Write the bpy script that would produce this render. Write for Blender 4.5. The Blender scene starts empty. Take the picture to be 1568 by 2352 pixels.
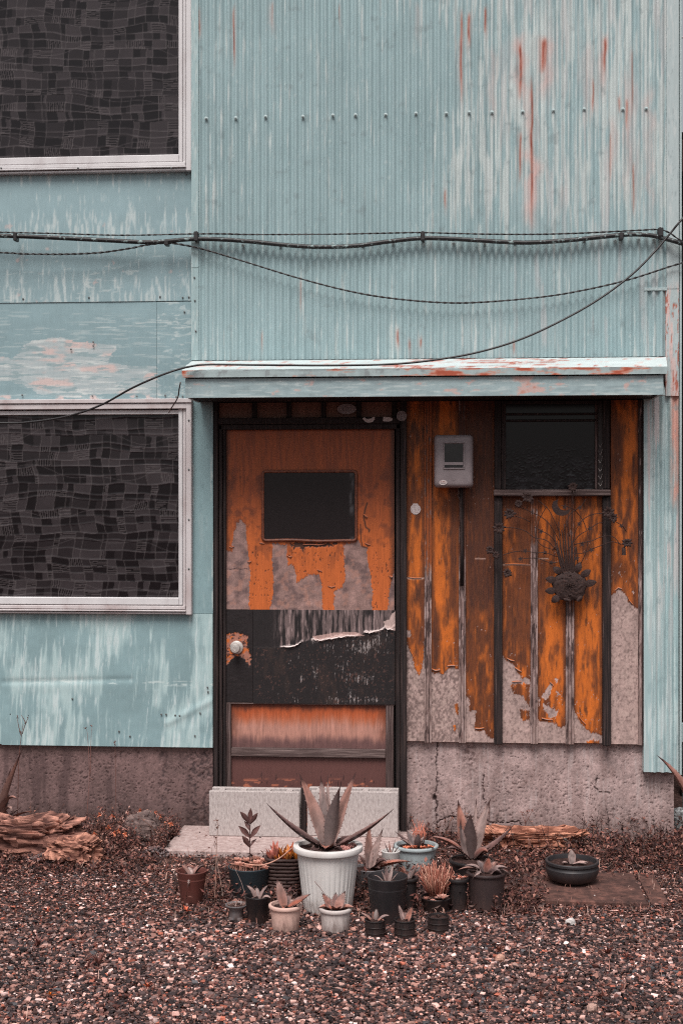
import bpy, bmesh, math, random
import numpy as np
from mathutils import Vector
R = math.radians
rng = np.random.default_rng(7)
random.seed(7)
sc = bpy.context.scene
COL = sc.collection

# ------------------------------------------------------------------ camera
TH = R(4.5); D = 6.0; H = 1.40; F = 3158.0      # yaw, distance, eye height, focal length (units of a 1568 x 2351 frame)
cam_d = bpy.data.cameras.new('camera'); cam = bpy.data.objects.new('camera', cam_d); COL.objects.link(cam)
CX, CY = D*math.sin(TH), -D*math.cos(TH)
cam.location = (CX, CY, H); cam.rotation_euler = (R(90), 0, TH)
cam_d.sensor_fit = 'VERTICAL'; cam_d.sensor_height = 36.0; cam_d.lens = 36.0*F/2351.0
cam_d.clip_start = 0.05; cam_d.clip_end = 2000
sc.camera = cam

# ------------------------------------------------------------------ world, sun, exposure
SUN_EL, SUN_AZ = R(59), R(188)                   # azimuth clockwise from +Y: in front of the house, above the street
world = bpy.data.worlds.new('World'); sc.world = world; world.use_nodes = True
wn = world.node_tree; wn.nodes.clear()
sky = wn.nodes.new('ShaderNodeTexSky'); sky.sky_type = 'NISHITA'; sky.sun_disc = False
sky.sun_elevation = SUN_EL; sky.sun_rotation = SUN_AZ; sky.air_density = 1.0; sky.dust_density = 4.0; sky.ozone_density = 1.0
hs = wn.nodes.new('ShaderNodeHueSaturation'); hs.inputs['Saturation'].default_value = 0.22
bg = wn.nodes.new('ShaderNodeBackground'); bg.inputs['Strength'].default_value = 0.05
wo = wn.nodes.new('ShaderNodeOutputWorld')
wn.links.new(sky.outputs[0], hs.inputs['Color']); wn.links.new(hs.outputs[0], bg.inputs['Color']); wn.links.new(bg.outputs[0], wo.inputs[0])
sun_d = bpy.data.lights.new('sun', 'SUN'); sun_d.energy = 1.5; sun_d.angle = R(28); sun_d.color = (1.0, 0.965, 0.93)
sun = bpy.data.objects.new('sun', sun_d); COL.objects.link(sun)
sd = Vector((math.sin(SUN_AZ)*math.cos(SUN_EL), math.cos(SUN_AZ)*math.cos(SUN_EL), math.sin(SUN_EL)))
sun.rotation_euler = (-sd).to_track_quat('-Z', 'Y').to_euler(); sun.location = sd*20
sc.view_settings.view_transform = 'Standard'; sc.view_settings.look = 'None'
sc.view_settings.exposure = 1.16; sc.view_settings.gamma = 1.0; sc.view_settings.use_curve_mapping = False
sc.render.engine = 'CYCLES'; sc.cycles.use_denoising = False; sc.cycles.max_bounces = 6; sc.cycles.pixel_filter_type = 'BLACKMAN_HARRIS'; sc.cycles.filter_width = 1.15

# ------------------------------------------------------------------ helpers: measuring
cT, sT = math.cos(TH), math.sin(TH)
def P(vx, vy, y):                                 # point of the wall plane at depth y seen at (vx, vy)
    a = (vx-784)/F; b = (1175.5-vy)/F
    dx, dy, dz = -sT+cT*a, cT+sT*a, b
    t = (y-CY)/dy
    return Vector((CX+dx*t, y, H+dz*t))
def G(vx, vy, z=0.0):                             # point of the ground (height z) seen at (vx, vy)
    a = (vx-784)/F; b = (1175.5-vy)/F
    t = (z-H)/b
    return Vector((CX+(-sT+cT*a)*t, CY+(cT+sT*a)*t, z))
def depth(p): return -(p[0]-CX)*sT + (p[1]-CY)*cT
def toV(x, y, z):
    d = -(x-CX)*sT + (y-CY)*cT; r = (x-CX)*cT + (y-CY)*sT
    return 784+F*r/d, 1175.5-F*(z-H)/d
def wrect(v0, v1, w0, w1, y):                     # x0, x1, z0, z1 of a wall rectangle
    vc, wc = (max(v0, 0)+min(v1, 1568))/2, (w0+w1)/2
    return P(v0, wc, y).x, P(v1, wc, y).x, P(vc, w1, y).z, P(vc, w0, y).z

# ------------------------------------------------------------------ helpers: colour, noise
def L1(c):
    c = np.asarray(c, float)/255.0
    return np.where(c <= 0.04045, c/12.92, ((c+0.055)/1.055)**2.4)
def L(c): return tuple(float(v) for v in L1(c)) + (1.0,)
def hsh(ix, iy, s):
    n = (ix.astype(np.int64)*374761393 + iy.astype(np.int64)*668265263 + s*974634777) & 0xFFFFFFFF
    n = ((n ^ (n >> 13))*1274126177) & 0xFFFFFFFF
    n = ((n ^ (n >> 16))*2246822519) & 0xFFFFFFFF
    return ((n ^ (n >> 15)) & 0xFFFFFF)/float(0xFFFFFF)
def vn(x, y, s=0):
    x = np.asarray(x, float); y = np.asarray(y, float)
    ix = np.floor(x); iy = np.floor(y); fx = x-ix; fy = y-iy
    fx = fx*fx*(3-2*fx); fy = fy*fy*(3-2*fy)
    a = hsh(ix, iy, s); b = hsh(ix+1, iy, s); c = hsh(ix, iy+1, s); d = hsh(ix+1, iy+1, s)
    return (a*(1-fx)+b*fx)*(1-fy) + (c*(1-fx)+d*fx)*fy
def fbm(x, y, s=0, o=4):
    v = 0; a = 0.5; t = 0
    for k in range(o):
        v = v + a*vn(x*2**k+17.3*k, y*2**k+9.1*k, s+k*31); t += a; a *= 0.55
    return v/t
def ss(a, b, x):
    t = np.clip((x-a)/(b-a), 0, 1); return t*t*(3-2*t)
def mixc(c, d, m):
    m = np.clip(m, 0, 1)[:, None]; return c*(1-m) + np.asarray(d, float)[None, :]*m if np.ndim(d) == 1 else c*(1-m) + d*m
def inpoly(x, y, poly):
    ins = np.zeros(x.shape, bool); n = len(poly)
    for i in range(n):
        x0, y0 = poly[i]; x1, y1 = poly[(i+1) % n]
        if y0 == y1: continue
        c = ((y0 > y) != (y1 > y)) & (x < (x1-x0)*(y-y0)/(y1-y0)+x0)
        ins ^= c
    return ins
def segd(x, y, pts):                              # distance to a polyline
    m = np.full(x.shape, 1e9)
    for (x0, y0), (x1, y1) in zip(pts[:-1], pts[1:]):
        dx, dy = x1-x0, y1-y0; l = dx*dx+dy*dy+1e-9
        t = np.clip(((x-x0)*dx+(y-y0)*dy)/l, 0, 1)
        m = np.minimum(m, np.hypot(x-x0-t*dx, y-y0-t*dy))
    return m

# ------------------------------------------------------------------ helpers: meshes
def link(o, parent=None):
    COL.objects.link(o)
    if parent is not None: o.parent = parent
    return o
def tag(o, label=None, cat=None, group=None, kind=None):
    for k, v in (('label', label), ('category', cat), ('group', group), ('kind', kind)):
        if v: o[k] = v
    return o
def empty(name, loc=(0, 0, 0), rz=0.0, parent=None):
    o = bpy.data.objects.new(name, None); o.location = loc; o.rotation_euler = (0, 0, rz); o.empty_display_size = 0.05
    return link(o, parent)
def mkmesh(name, v, f, mat, cols=None, smooth=True, sharp=None):
    me = bpy.data.meshes.new(name)
    v = np.asarray(v, np.float32).reshape(-1, 3)
    if isinstance(f, np.ndarray):
        n, k = f.shape
        me.vertices.add(len(v)); me.vertices.foreach_set('co', v.ravel())
        me.loops.add(n*k); me.loops.foreach_set('vertex_index', f.astype(np.int32).ravel())
        me.polygons.add(n); me.polygons.foreach_set('loop_start', np.arange(0, n*k, k, dtype=np.int32))
    else:
        me.from_pydata([tuple(map(float, p)) for p in v], [], f)
    me.update(calc_edges=True)
    me.polygons.foreach_set('use_smooth', np.full(len(me.polygons), smooth, dtype=bool))
    if cols is not None:
        a = me.color_attributes.new('Col', 'FLOAT_COLOR', 'POINT')
        c = np.ones((len(v), 4), np.float32); c[:, :3] = cols
        a.data.foreach_set('color', c.ravel())
    if smooth and sharp: me.set_sharp_from_angle(angle=R(sharp))
    me.update()
    if mat is not None: me.materials.append(mat)
    return me
def mk(name, v, f, mat, parent=None, cols=None, smooth=True, sharp=None):
    return link(bpy.data.objects.new(name, mkmesh(name, v, f, mat, cols, smooth, sharp)), parent)

class MB:
    def __init__(s): s.v = []; s.f = []; s.c = []
    def add(s, v, f, c=None):
        o = len(s.v); s.v += [tuple(p) for p in v]; s.f += [[i+o for i in q] for q in f]
        if c is not None: s.c += [tuple(q) for q in c]
        return s
    def box(s, x0, x1, y0, y1, z0, z1, b=0.002):
        b = min(b, (x1-x0)*.4, (y1-y0)*.4, (z1-z0)*.4)
        lo, hi = (x0, y0, z0), (x1, y1, z1); idx = {}; vs = []; fs = []
        for sx in (0, 1):
            for sy in (0, 1):
                for sz in (0, 1):
                    g = (sx, sy, sz)
                    for a in range(3):
                        p = [(hi[k]-(0 if k == a else b)) if g[k] else (lo[k]+(0 if k == a else b)) for k in range(3)]
                        idx[g, a] = len(vs); vs.append(p)
        for a in range(3):
            o = [k for k in range(3) if k != a]
            for sg in (0, 1):
                q = []
                for (i, j) in ((0, 0), (1, 0), (1, 1), (0, 1)):
                    g = [0]*3; g[a] = sg; g[o[0]] = i; g[o[1]] = j; q.append(idx[tuple(g), a])
                fs.append(q)
        for a, c in ((0, 1), (0, 2), (1, 2)):
            k = 3-a-c
            for i in (0, 1):
                for j in (0, 1):
                    g0 = [0]*3; g0[a] = i; g0[c] = j; g1 = list(g0); g1[k] = 1; g0, g1 = tuple(g0), tuple(g1)
                    fs.append([idx[g0, a], idx[g1, a], idx[g1, c], idx[g0, c]])
        for g in {k[0] for k in idx}: fs.append([idx[g, 0], idx[g, 1], idx[g, 2]])
        return s.add(vs, fs)
    def tube(s, pts, r, n=8, cap=True, col=None):
        pts = [Vector(p) for p in pts]; m = len(pts); rs = r if hasattr(r, '__len__') else [r]*m
        vs = []; fs = []; up = None
        for i, p in enumerate(pts):
            t = (pts[min(i+1, m-1)]-pts[max(i-1, 0)])
            t = t.normalized() if t.length > 1e-9 else Vector((0, 0, 1))
            if up is None:
                up = Vector((0, 1, 0)) if abs(t.y) < .9 else Vector((1, 0, 0))
            a = (up - t*up.dot(t)).normalized(); b = t.cross(a); up = a
            for k in range(n):
                q = 2*math.pi*k/n; vs.append(p + (a*math.cos(q)+b*math.sin(q))*rs[i])
        for i in range(m-1):
            for k in range(n):
                fs.append([i*n+k, i*n+(k+1) % n, (i+1)*n+(k+1) % n, (i+1)*n+k])
        if cap: fs += [list(range(n))[::-1], list(range((m-1)*n, m*n))]
        return s.add(vs, fs, None if col is None else [col]*len(vs))
    def lathe(s, prof, n=32, mod=None, c=(0, 0, 0), cap=True, sx=1.0, sy=1.0):
        vs = []; fs = []; m = len(prof)
        for (r, z) in prof:
            for k in range(n):
                q = 2*math.pi*k/n; rr = r*(mod(q, r, z) if mod else 1)
                vs.append((c[0]+rr*math.cos(q)*sx, c[1]+rr*math.sin(q)*sy, c[2]+z))
        for i in range(m-1):
            for k in range(n): fs.append([i*n+k, i*n+(k+1) % n, (i+1)*n+(k+1) % n, (i+1)*n+k])
        if cap: fs += [list(range(n))[::-1], list(range((m-1)*n, m*n))]
        return s.add(vs, fs)
    def poly(s, pts, y0, y1):                    # an outline in x, z given thickness in y
        n = len(pts)
        vs = [(p[0], y0, p[1]) for p in pts]+[(p[0], y1, p[1]) for p in pts]
        return s.add(vs, [list(range(n)), list(range(n, 2*n))[::-1]]+[[i, (i+1) % n, n+(i+1) % n, n+i] for i in range(n)])
    def build(s, name, mat, parent=None, smooth=False, sharp=None):
        return mk(name, s.v, s.f, mat, parent, cols=np.array(s.c) if s.c and len(s.c) == len(s.v) else None, smooth=smooth, sharp=sharp)
def spline(pts, n=8):                            # Catmull-Rom
    pts = [Vector(p) for p in pts]; out = []
    q = [pts[0]*2-pts[1]]+pts+[pts[-1]*2-pts[-2]]
    for i in range(1, len(q)-2):
        for k in range(n):
            t = k/n; a, b, c, d = q[i-1:i+3]
            out.append(.5*((2*b)+(c-a)*t+(2*a-5*b+4*c-d)*t*t+(3*b-a-3*c+d)*t**3))
    return out+[pts[-1]]

# ------------------------------------------------------------------ helpers: materials
def nodes(name, rough=.6, spec=.4, metal=0.0):
    m = bpy.data.materials.new(name); m.use_nodes = True; nt = m.node_tree; p = nt.nodes['Principled BSDF']
    p.inputs['Roughness'].default_value = rough; p.inputs['Specular IOR Level'].default_value = spec; p.inputs['Metallic'].default_value = metal
    return m, nt, p
def mapping(nt, scale, coord='Object'):
    tc = nt.nodes.new('ShaderNodeTexCoord'); mp = nt.nodes.new('ShaderNodeMapping')
    mp.inputs['Scale'].default_value = scale; nt.links.new(tc.outputs[coord], mp.inputs[0]); return mp.outputs[0]
def noise(nt, vec, scale, detail=4, rough=.6):
    n = nt.nodes.new('ShaderNodeTexNoise'); n.inputs['Scale'].default_value = scale; n.inputs['Detail'].default_value = detail; n.inputs['Roughness'].default_value = rough
    nt.links.new(vec, n.inputs['Vector']); return n.outputs['Fac']
def ramp(nt, fac, stops):
    r = nt.nodes.new('ShaderNodeValToRGB'); e = r.color_ramp.elements
    while len(e) < len(stops): e.new(0.5)
    for k, (p, c) in enumerate(stops): e[k].position = p; e[k].color = c if len(c) == 4 else (*c, 1)
    nt.links.new(fac, r.inputs[0]); return r.outputs[0]
def bump(nt, p, h, strength, dist=.002):
    b = nt.nodes.new('ShaderNodeBump'); b.inputs['Strength'].default_value = strength; b.inputs['Distance'].default_value = dist
    nt.links.new(h, b.inputs['Height']); nt.links.new(b.outputs[0], p.inputs['Normal'])
def mat_ramp(name, stops, scale=(20, 20, 20), rough=.6, spec=.4, metal=0.0, detail=5, bs=.4, bd=.002, bscale=None):
    m, nt, p = nodes(name, rough, spec, metal)
    v = mapping(nt, scale); f = noise(nt, v, 1.0, detail)
    nt.links.new(ramp(nt, f, [(a, L(c)) for a, c in stops]), p.inputs['Base Color'])
    h = f if bscale is None else noise(nt, mapping(nt, (bscale,)*3), 1.0, 4)
    if bs: bump(nt, p, h, bs, bd)
    return m
def mat_vc(name, rough=.6, spec=.4, nscale=(150, 150, 150), var=.18, bs=.3, bd=.001, metal=0.0):
    m, nt, p = nodes(name, rough, spec, metal)
    at = nt.nodes.new('ShaderNodeAttribute'); at.attribute_name = 'Col'
    f = noise(nt, mapping(nt, nscale), 1.0, 5, .65)
    mr = nt.nodes.new('ShaderNodeMapRange'); mr.inputs['From Min'].default_value = .25; mr.inputs['From Max'].default_value = .75
    mr.inputs['To Min'].default_value = 1-var; mr.inputs['To Max'].default_value = 1+var; nt.links.new(f, mr.inputs[0])
    mx = nt.nodes.new('ShaderNodeVectorMath'); mx.operation = 'SCALE'
    nt.links.new(at.outputs['Color'], mx.inputs[0]); nt.links.new(mr.outputs[0], mx.inputs['Scale'])
    nt.links.new(mx.outputs[0], p.inputs['Base Color'])
    if bs: bump(nt, p, f, bs, bd)
    return m

M = {}
M['paint_metal'] = mat_vc('weathered_teal_paint', .5, .35, (90, 90, 14), .06, .12, .001)
M['paint_clad'] = mat_vc('peeling_orange_paint', .6, .3, (160, 160, 60), .12, .3, .0012)
M['veneer'] = mat_vc('door_veneer', .5, .35, (260, 260, 18), .16, .2, .001)
M['board'] = mat_vc('black_board', .55, .3, (300, 300, 30), .25, .3, .001)
M['concrete'] = mat_vc('old_concrete', .9, .2, (260, 260, 260), .30, .5, .0015)
M['pane'] = mat_vc('figured_glass', .15, .25, (30, 30, 30), .08, .0)
M['rivet'] = mat_ramp('rivet_paint', [(.3, (140, 156, 158)), (.7, (184, 198, 198))], (200,)*3, .5)
M['screw'] = mat_ramp('screw_rust', [(.3, (70, 62, 62)), (.7, (120, 128, 128))], (300,)*3, .5)
M['white'] = mat_ramp('chalky_white_paint', [(.2, (170, 160, 160)), (.45, (200, 196, 197)), (.8, (214, 211, 212))], (8, 8, 3), .55, .35, bs=.1)
M['pinkwhite'] = mat_ramp('pinkish_white_paint', [(.2, (156, 134, 132)), (.5, (190, 180, 180)), (.8, (206, 200, 201))], (10, 10, 4), .6, .3, bs=.15)
M['darkwood'] = mat_ramp('black_weathered_wood', [(.2, (24, 20, 21)), (.5, (42, 34, 34)), (.66, (66, 52, 50)), (.85, (128, 112, 110))], (170, 170, 5), .75, .25, bs=.6, bd=.003)
M['greywood'] = mat_ramp('grey_weathered_wood', [(.2, (38, 30, 30)), (.5, (82, 66, 64)), (.8, (142, 122, 118))], (170, 170, 6), .8, .2, bs=.6, bd=.002)
M['greywood_h'] = mat_ramp('grey_weathered_rail', [(.2, (40, 32, 32)), (.5, (86, 70, 68)), (.8, (150, 130, 126))], (6, 170, 170), .8, .2, bs=.6, bd=.002)
M['transom'] = mat_ramp('transom_brown', [(.3, (104, 72, 62)), (.7, (132, 90, 74))], (30, 30, 8), .6)
M['dark'] = mat_ramp('dark_interior', [(.3, (20, 17, 18)), (.7, (32, 27, 28))], (5,)*3, .9, bs=0)
M['cable'] = mat_ramp('black_cable', [(.3, (26, 23, 24)), (.7, (46, 42, 43))], (60,)*3, .45, .5, bs=.2)
M['worncable'] = mat_ramp('worn_painted_cable', [(.35, (28, 26, 27)), (.58, (44, 42, 43)), (.62, (110, 126, 126)), (.8, (150, 166, 164))], (46, 60, 60), .5, .4, bs=.4)
M['plasticgrey'] = mat_ramp('grey_meter_plastic', [(.2, (118, 106, 108)), (.8, (146, 134, 136))], (14,)*3, .45, .4, bs=.05)
M['meterglass'] = mat_ramp('meter_window', [(.3, (26, 24, 26)), (.8, (44, 40, 42))], (20,)*3, .12, .5, bs=0)
M['sticker'] = mat_ramp('off_white_sticker', [(.25, (150, 128, 126)), (.6, (206, 192, 190))], (120,)*3, .6, bs=.1)
M['dimsticker'] = mat_ramp('old_grey_sticker', [(.3, (110, 100, 102)), (.7, (160, 148, 150))], (160,)*3, .6, bs=.1)
M['ink'] = mat_ramp('red_ink', [(.3, (120, 50, 45)), (.7, (140, 70, 60))], (200,)*3, .6, bs=0)
M['brass'] = mat_ramp('worn_steel_knob', [(.3, (190, 180, 174)), (.7, (226, 218, 212))], (60,)*3, .35, .5, metal=.55, bs=.05)
M['rust'] = mat_ramp('rusted_iron', [(.25, (36, 27, 27)), (.55, (58, 41, 38)), (.85, (92, 62, 53))], (160,)*3, .75, .3, bs=.7, bd=.003)
M['block'] = mat_ramp('cement_block', [(.25, (140, 128, 126)), (.5, (176, 165, 162)), (.75, (196, 186, 183))], (140, 140, 50), .9, .2, bs=.6, bd=.003)
M['slab'] = mat_ramp('cement_step', [(.2, (128, 106, 102)), (.5, (172, 150, 146)), (.8, (198, 182, 178))], (45,)*3, .9, .2, detail=8, bs=.7, bd=.004)
M['paver'] = mat_ramp('brown_paving_slab', [(.25, (52, 39, 38)), (.5, (84, 60, 55)), (.75, (132, 92, 82))], (24,)*3, .9, .2, detail=9, bs=.8, bd=.004)
M['rock'] = mat_vc('layered_rock', .85, .25, (60, 60, 160), .3, .9, .006)
M['soil'] = mat_ramp('dark_soil', [(.3, (34, 25, 24)), (.55, (66, 48, 45)), (.8, (118, 92, 86))], (160,)*3, .95, .1, detail=8, bs=1, bd=.006)
M['leaf'] = mat_vc('plant_leaf', .5, .35, (70, 70, 70), .2, .2, .001)
M['litter'] = mat_vc('dry_leaf', .8, .2, (80, 80, 80), .2, .2, .001)
M['stone'] = mat_vc('gravel_stone', .75, .3, (220, 220, 220), .3, .5, .001)

# ------------------------------------------------------------------ painted relief panels
def panel(name, rect, y, res, paint, mat, parent, thick=.006, smooth=True):
    x0, x1, z0, z1 = rect
    nx = max(2, int(round((x1-x0)/res[0]))+1); nz = max(2, int(round((z1-z0)/res[1]))+1)
    X, Z = np.meshgrid(np.linspace(x0, x1, nx), np.linspace(z0, z1, nz))
    X = X.ravel(); Z = Z.ravel()
    vx, vy = toV(X, np.full_like(X, y), Z)
    col, disp = paint(vx, vy, X, Z)
    v = np.stack([X, y-disp, Z], 1)
    i = np.arange(nx*nz).reshape(nz, nx)
    f = np.stack([i[:-1, :-1], i[:-1, 1:], i[1:, 1:], i[1:, :-1]], -1).reshape(-1, 4)
    ring = np.concatenate([i[0, :], i[1:, -1], i[-1, -2::-1], i[-2:0:-1, 0]])
    o = len(v); back = v[ring].copy(); back[:, 1] = y+thick
    k = np.arange(len(ring)); k1 = (k+1) % len(ring)
    skirt = np.stack([ring[k1], ring[k], o+k, o+k1], 1)
    v = np.concatenate([v, back]); col = np.concatenate([col, col[ring]])
    return mk(name, v, np.concatenate([f, skirt]), mat, parent, cols=L1(np.clip(col, 0, 255)), smooth=smooth, sharp=50)

TEAL = np.array((146, 167, 170.)); PALE = np.array((196, 202, 200.)); PINK = np.array((200, 172, 167.)); RUST = np.array((158, 78, 60.)); DEEPR = np.array((120, 52, 42.))
def flat(c, n): return np.tile(np.asarray(c, float), (n, 1))
STREAKS = [(537, 10, 160, 1.8, .8), (458, 20, 90, 1.6, .7), (1058, 20, 240, 2, .9), (1077, 30, 115, 2.6, 1), (1113, 15, 80, 2.2, .9), (1194, 95, 230, 3, 1), (1246, 85, 170, 5, .9),
 (1220, 170, 540, 2.6, .9), (1194, 300, 420, 2.2, .8), (1387, 85, 170, 2.6, 1), (1450, 110, 270, 2, .6), (1438, 225, 300, 2.2, .7), (1420, 220, 260, 2, .7), (1022, 435, 480, 2, .9), (1454, 370, 500, 2, .6),
 (1360, 180, 260, 2, .6), (1400, 300, 420, 1.8, .5), (690, 640, 720, 1.5, .4), (914, 755, 800, 2, .8), (940, 780, 805, 2, .8), (965, 775, 800, 2, .7), (1180, 780, 815, 2, .6), (602, 760, 810, 1.4, .4), (780, 10, 60, 1.5, .5), (625, 5, 60, 1.5, .4)]
PINKS = [(1195, 70, 250, 12, .75), (1250, 80, 240, 14, .8), (1222, 330, 540, 14, .9), (1215, 200, 360, 9, .5), (1130, 100, 300, 9, .4), (1385, 70, 240, 10, .5), (1440, 150, 470, 10, .45), (1350, 90, 300, 12, .35), (1060, 60, 260, 7, .35), (960, 0, 120, 6, .3), (625, 0, 90, 6, .3), (1490, 180, 540, 10, .45), (1405, 260, 430, 9, .4), (1290, 420, 500, 8, .3)]
def strokes(vx, vy, L_, s):
    m = np.zeros_like(vx)
    for k, (x, a, b, w, st) in enumerate(L_):
        sel = np.abs(vx-x) < w*3.2
        if not sel.any(): continue
        X, Y = vx[sel], vy[sel]
        xx = X-x+(vn(Y/35., Y*0+k, s+k)-.5)*w*1.5
        fade = np.clip(np.minimum((Y-a)/(.12*(b-a)+4), (b-Y)/(.3*(b-a)+4)), 0, 1)
        n = .35+1.1*fbm(X/3., Y/45.+k*7, s+90+k, 3)
        m[sel] = np.maximum(m[sel], st*np.exp(-(xx/w)**2)*fade*n)
    return m
def paint_corr(vx, vy, X, Z):
    n = len(vx); c = flat(TEAL, n)
    c *= (1+.10*(fbm(vx/160, vy/260, 1)-.5)+.05*(fbm(vx/9, vy/220, 2)-.5))[:, None]
    dens = .62*ss(930, 1180, vx)*ss(640, 420, vy)-.08+.16*ss(690, 820, vy)+.12*ss(120, 0, vy)*ss(700, 850, vx)+.08*ss(480, 455, vx)
    dens += .55*(fbm(vx/60, vy/200, 5)-.5)
    st = fbm(vx/5.2, vy/110, 8, 4)
    m = ss(.62-dens*.42, .80-dens*.42, st)
    c = mixc(c, PALE*(.93+.1*fbm(vx/20, vy/60, 3))[:, None], m*.8)
    sp = ss(.76, .82, fbm(vx/5, vy/17, 12, 3)); c = mixc(c, PALE, sp*.4)
    dr = ss(.62, .78, fbm(vx/7, vy/160, 13, 3)); c = mixc(c, np.array((128, 150, 154.)), dr*.35)
    c = mixc(c, PINK, strokes(vx, vy, PINKS, 40)); c = mixc(c, np.array((192, 160, 153.)), strokes(vx, vy, [(x_, a_-10, b_+25, w_*2.2, st_*.4) for (x_, a_, b_, w_, st_) in STREAKS], 44))
    c = mixc(c, np.array((182, 178, 178.)), ss(.58, .72, fbm(vx/16, vy/150, 15))*.5*ss(1000, 1250, vx))
    rs = strokes(vx, vy, STREAKS, 60)
    rs = rs*(.45+.9*fbm(vx/2.5, vy/30, 61, 3)); c = mixc(c, RUST, rs*1.05); c = mixc(c, DEEPR, ss(.6, 1.0, rs)*.8)
    c = mixc(c, np.array((120, 132, 134.)), ss(.7, .8, fbm(vx/22, vy/22, 19))*.35)
    d = .0064*(.72+.56*fbm(vx/60, vy/180, 24))*np.cos(2*np.pi*(X/.0325+.10*(fbm(vx/120, vy/400, 25)-.5)))+.0035*(fbm(vx/150, vy/120, 26)-.5)+.0015*(fbm(vx/90, vy/260, 23)-.5)
    d -= .0022*ss(.45, .9, rs)*0
    return c, d
def paint_flat_upper(vx, vy, X, Z):
    n = len(vx); c = flat((136, 159, 164), n)
    c *= (1+.10*(fbm(vx/120, vy/120, 101)-.5))[:, None]
    st = fbm(vx/5, vy/38, 103, 4)
    zone = .16*ss(470, 530, vy)*ss(560, 530, vy)+.14*ss(600, 690, vy)+.08*ss(430, 400, vy)
    c = mixc(c, PALE, ss(.60-zone, .84-zone, st)*.65)
    st2 = fbm(vx/40+vy/60., vy/6, 107, 4)
    c = mixc(c, PALE, ss(.66, .76, st2)*.5*ss(560, 600, vy))
    c = mixc(c, PINK, ss(.72, .82, fbm(vx/22, vy/26, 109))*.6*ss(480, 520, vy))
    d = .004*(fbm(vx/130, vy/110, 111)-.5)+.0006*np.exp(-((vx-157)/1.5)**2)*ss(630, 640, vy)
    return c, d
BPATCH = [(-60, 800), (30, 825), (55, 800), (75, 783), (130, 775), (200, 788), (280, 792), (262, 812), (245, 832), (300, 842), (360, 838), (368, 906), (250, 905), (150, 912), (90, 902), (60, 885), (20, 875), (-60, 880)]
def paint_flat_mid(vx, vy, X, Z):
    n = len(vx); c = flat((131, 154, 159), n)
    c *= (1+.12*(fbm(vx/100, vy/60, 121)-.5))[:, None]
    wx = vx+22*(fbm(vx/30, vy/6, 123)-.5)+16*(fbm(vx/12, vy/3, 124)-.5); wy = vy+12*(fbm(vx/30, vy/8, 125)-.5)
    p = inpoly(wx, wy, BPATCH).astype(float)
    st = fbm(vx/46, vy/3.6, 127, 4)
    c = mixc(c, np.array((188, 190, 190.)), p*(.55+.6*(st-.4)))
    c = mixc(c, PALE, ss(.58, .70, st)*(.35+.4*p)*ss(700, 730, vy))
    c = mixc(c, PALE, ss(.56, .64, fbm(vx/60+3, vy/4, 131))*.6*np.exp(-((vy-748)/20)**2)*ss(120, 260, vx))
    c = mixc(c, np.array((206, 178, 172.)), p*ss(.52, .72, fbm(vx/50, vy/18, 133))*.75)
    c = mixc(c, np.array((130, 152, 156.)), p*ss(.60, .66, fbm(vx/40, vy/5, 137))*.7)
    c = mixc(c, np.array((205, 180, 175.)), ss(.55, .7, fbm(vx/18, vy/10, 139))*.8*ss(900, 912, vy))
    c = mixc(c, PALE, ss(.6, .7, fbm(vx/14, vy/7, 141))*.5*ss(360, 364, vx))
    d = .004*(fbm(vx/110, vy/90, 143)-.5)
    return c, d
def paint_flat_low(vx, vy, X, Z):
    n = len(vx); c = flat((132, 157, 161), n)
    c *= (1+.16*(fbm(vx/90, vy/90, 151)-.5))[:, None]
    sx = vx+.05*(vy-1550)+14*(fbm(vx/80, vy/160, 152)-.5)
    big = fbm(sx/46, vy/130, 153, 3); st = fbm(sx/5.5, vy/75, 155, 4)
    zone = .50*(big-.5)+.07*ss(1600, 1712, vy)+.05*ss(1440, 1412, vy)
    c = mixc(c, np.array((168, 190, 191.)), ss(.42-zone, .72-zone, big*.5+st*.5)*.8)
    c = mixc(c, np.array((178, 198, 198.)), ss(.56-zone, .74-zone, st)*.55)
    st2 = fbm(sx/3.6, vy/46, 157, 4)
    c = mixc(c, np.array((200, 211, 211.)), ss(.60-zone, .84-zone, st2)*.7)
    h = ss(.6, .7, fbm(vx/26, vy/3.5, 159))*np.exp(-((vy-1561-.02*vx)/7)**2)
    c = mixc(c, np.array((205, 216, 214.)), h*.8)
    d = .006*(fbm(vx/120, vy/90, 161)-.5)+.004*np.exp(-(segd(vx, vy, [(385, 1660), (440, 1632), (486, 1608)])/9)**2)-.003*np.exp(-(segd(vx, vy, [(10, 1566), (300, 1560)])/7)**2)
    return c, d
def paint_side(vx, vy, X, Z):
    n = len(vx); c = flat((132, 157, 161), n)*(1+.1*(fbm(vx/40, vy/90, 171)-.5))[:, None]
    c = mixc(c, PALE, ss(.60, .72, fbm(vx/4, vy/60, 173))*.55*(ss(478, 488, vx)+ss(455, 442, vx)+.25))
    c = mixc(c, np.array((118, 142, 146.)), ss(.66, .74, fbm(vx/9, vy/14, 175))*.4)
    return c, .003*(fbm(vx/40, vy/80, 177)-.5)
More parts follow.
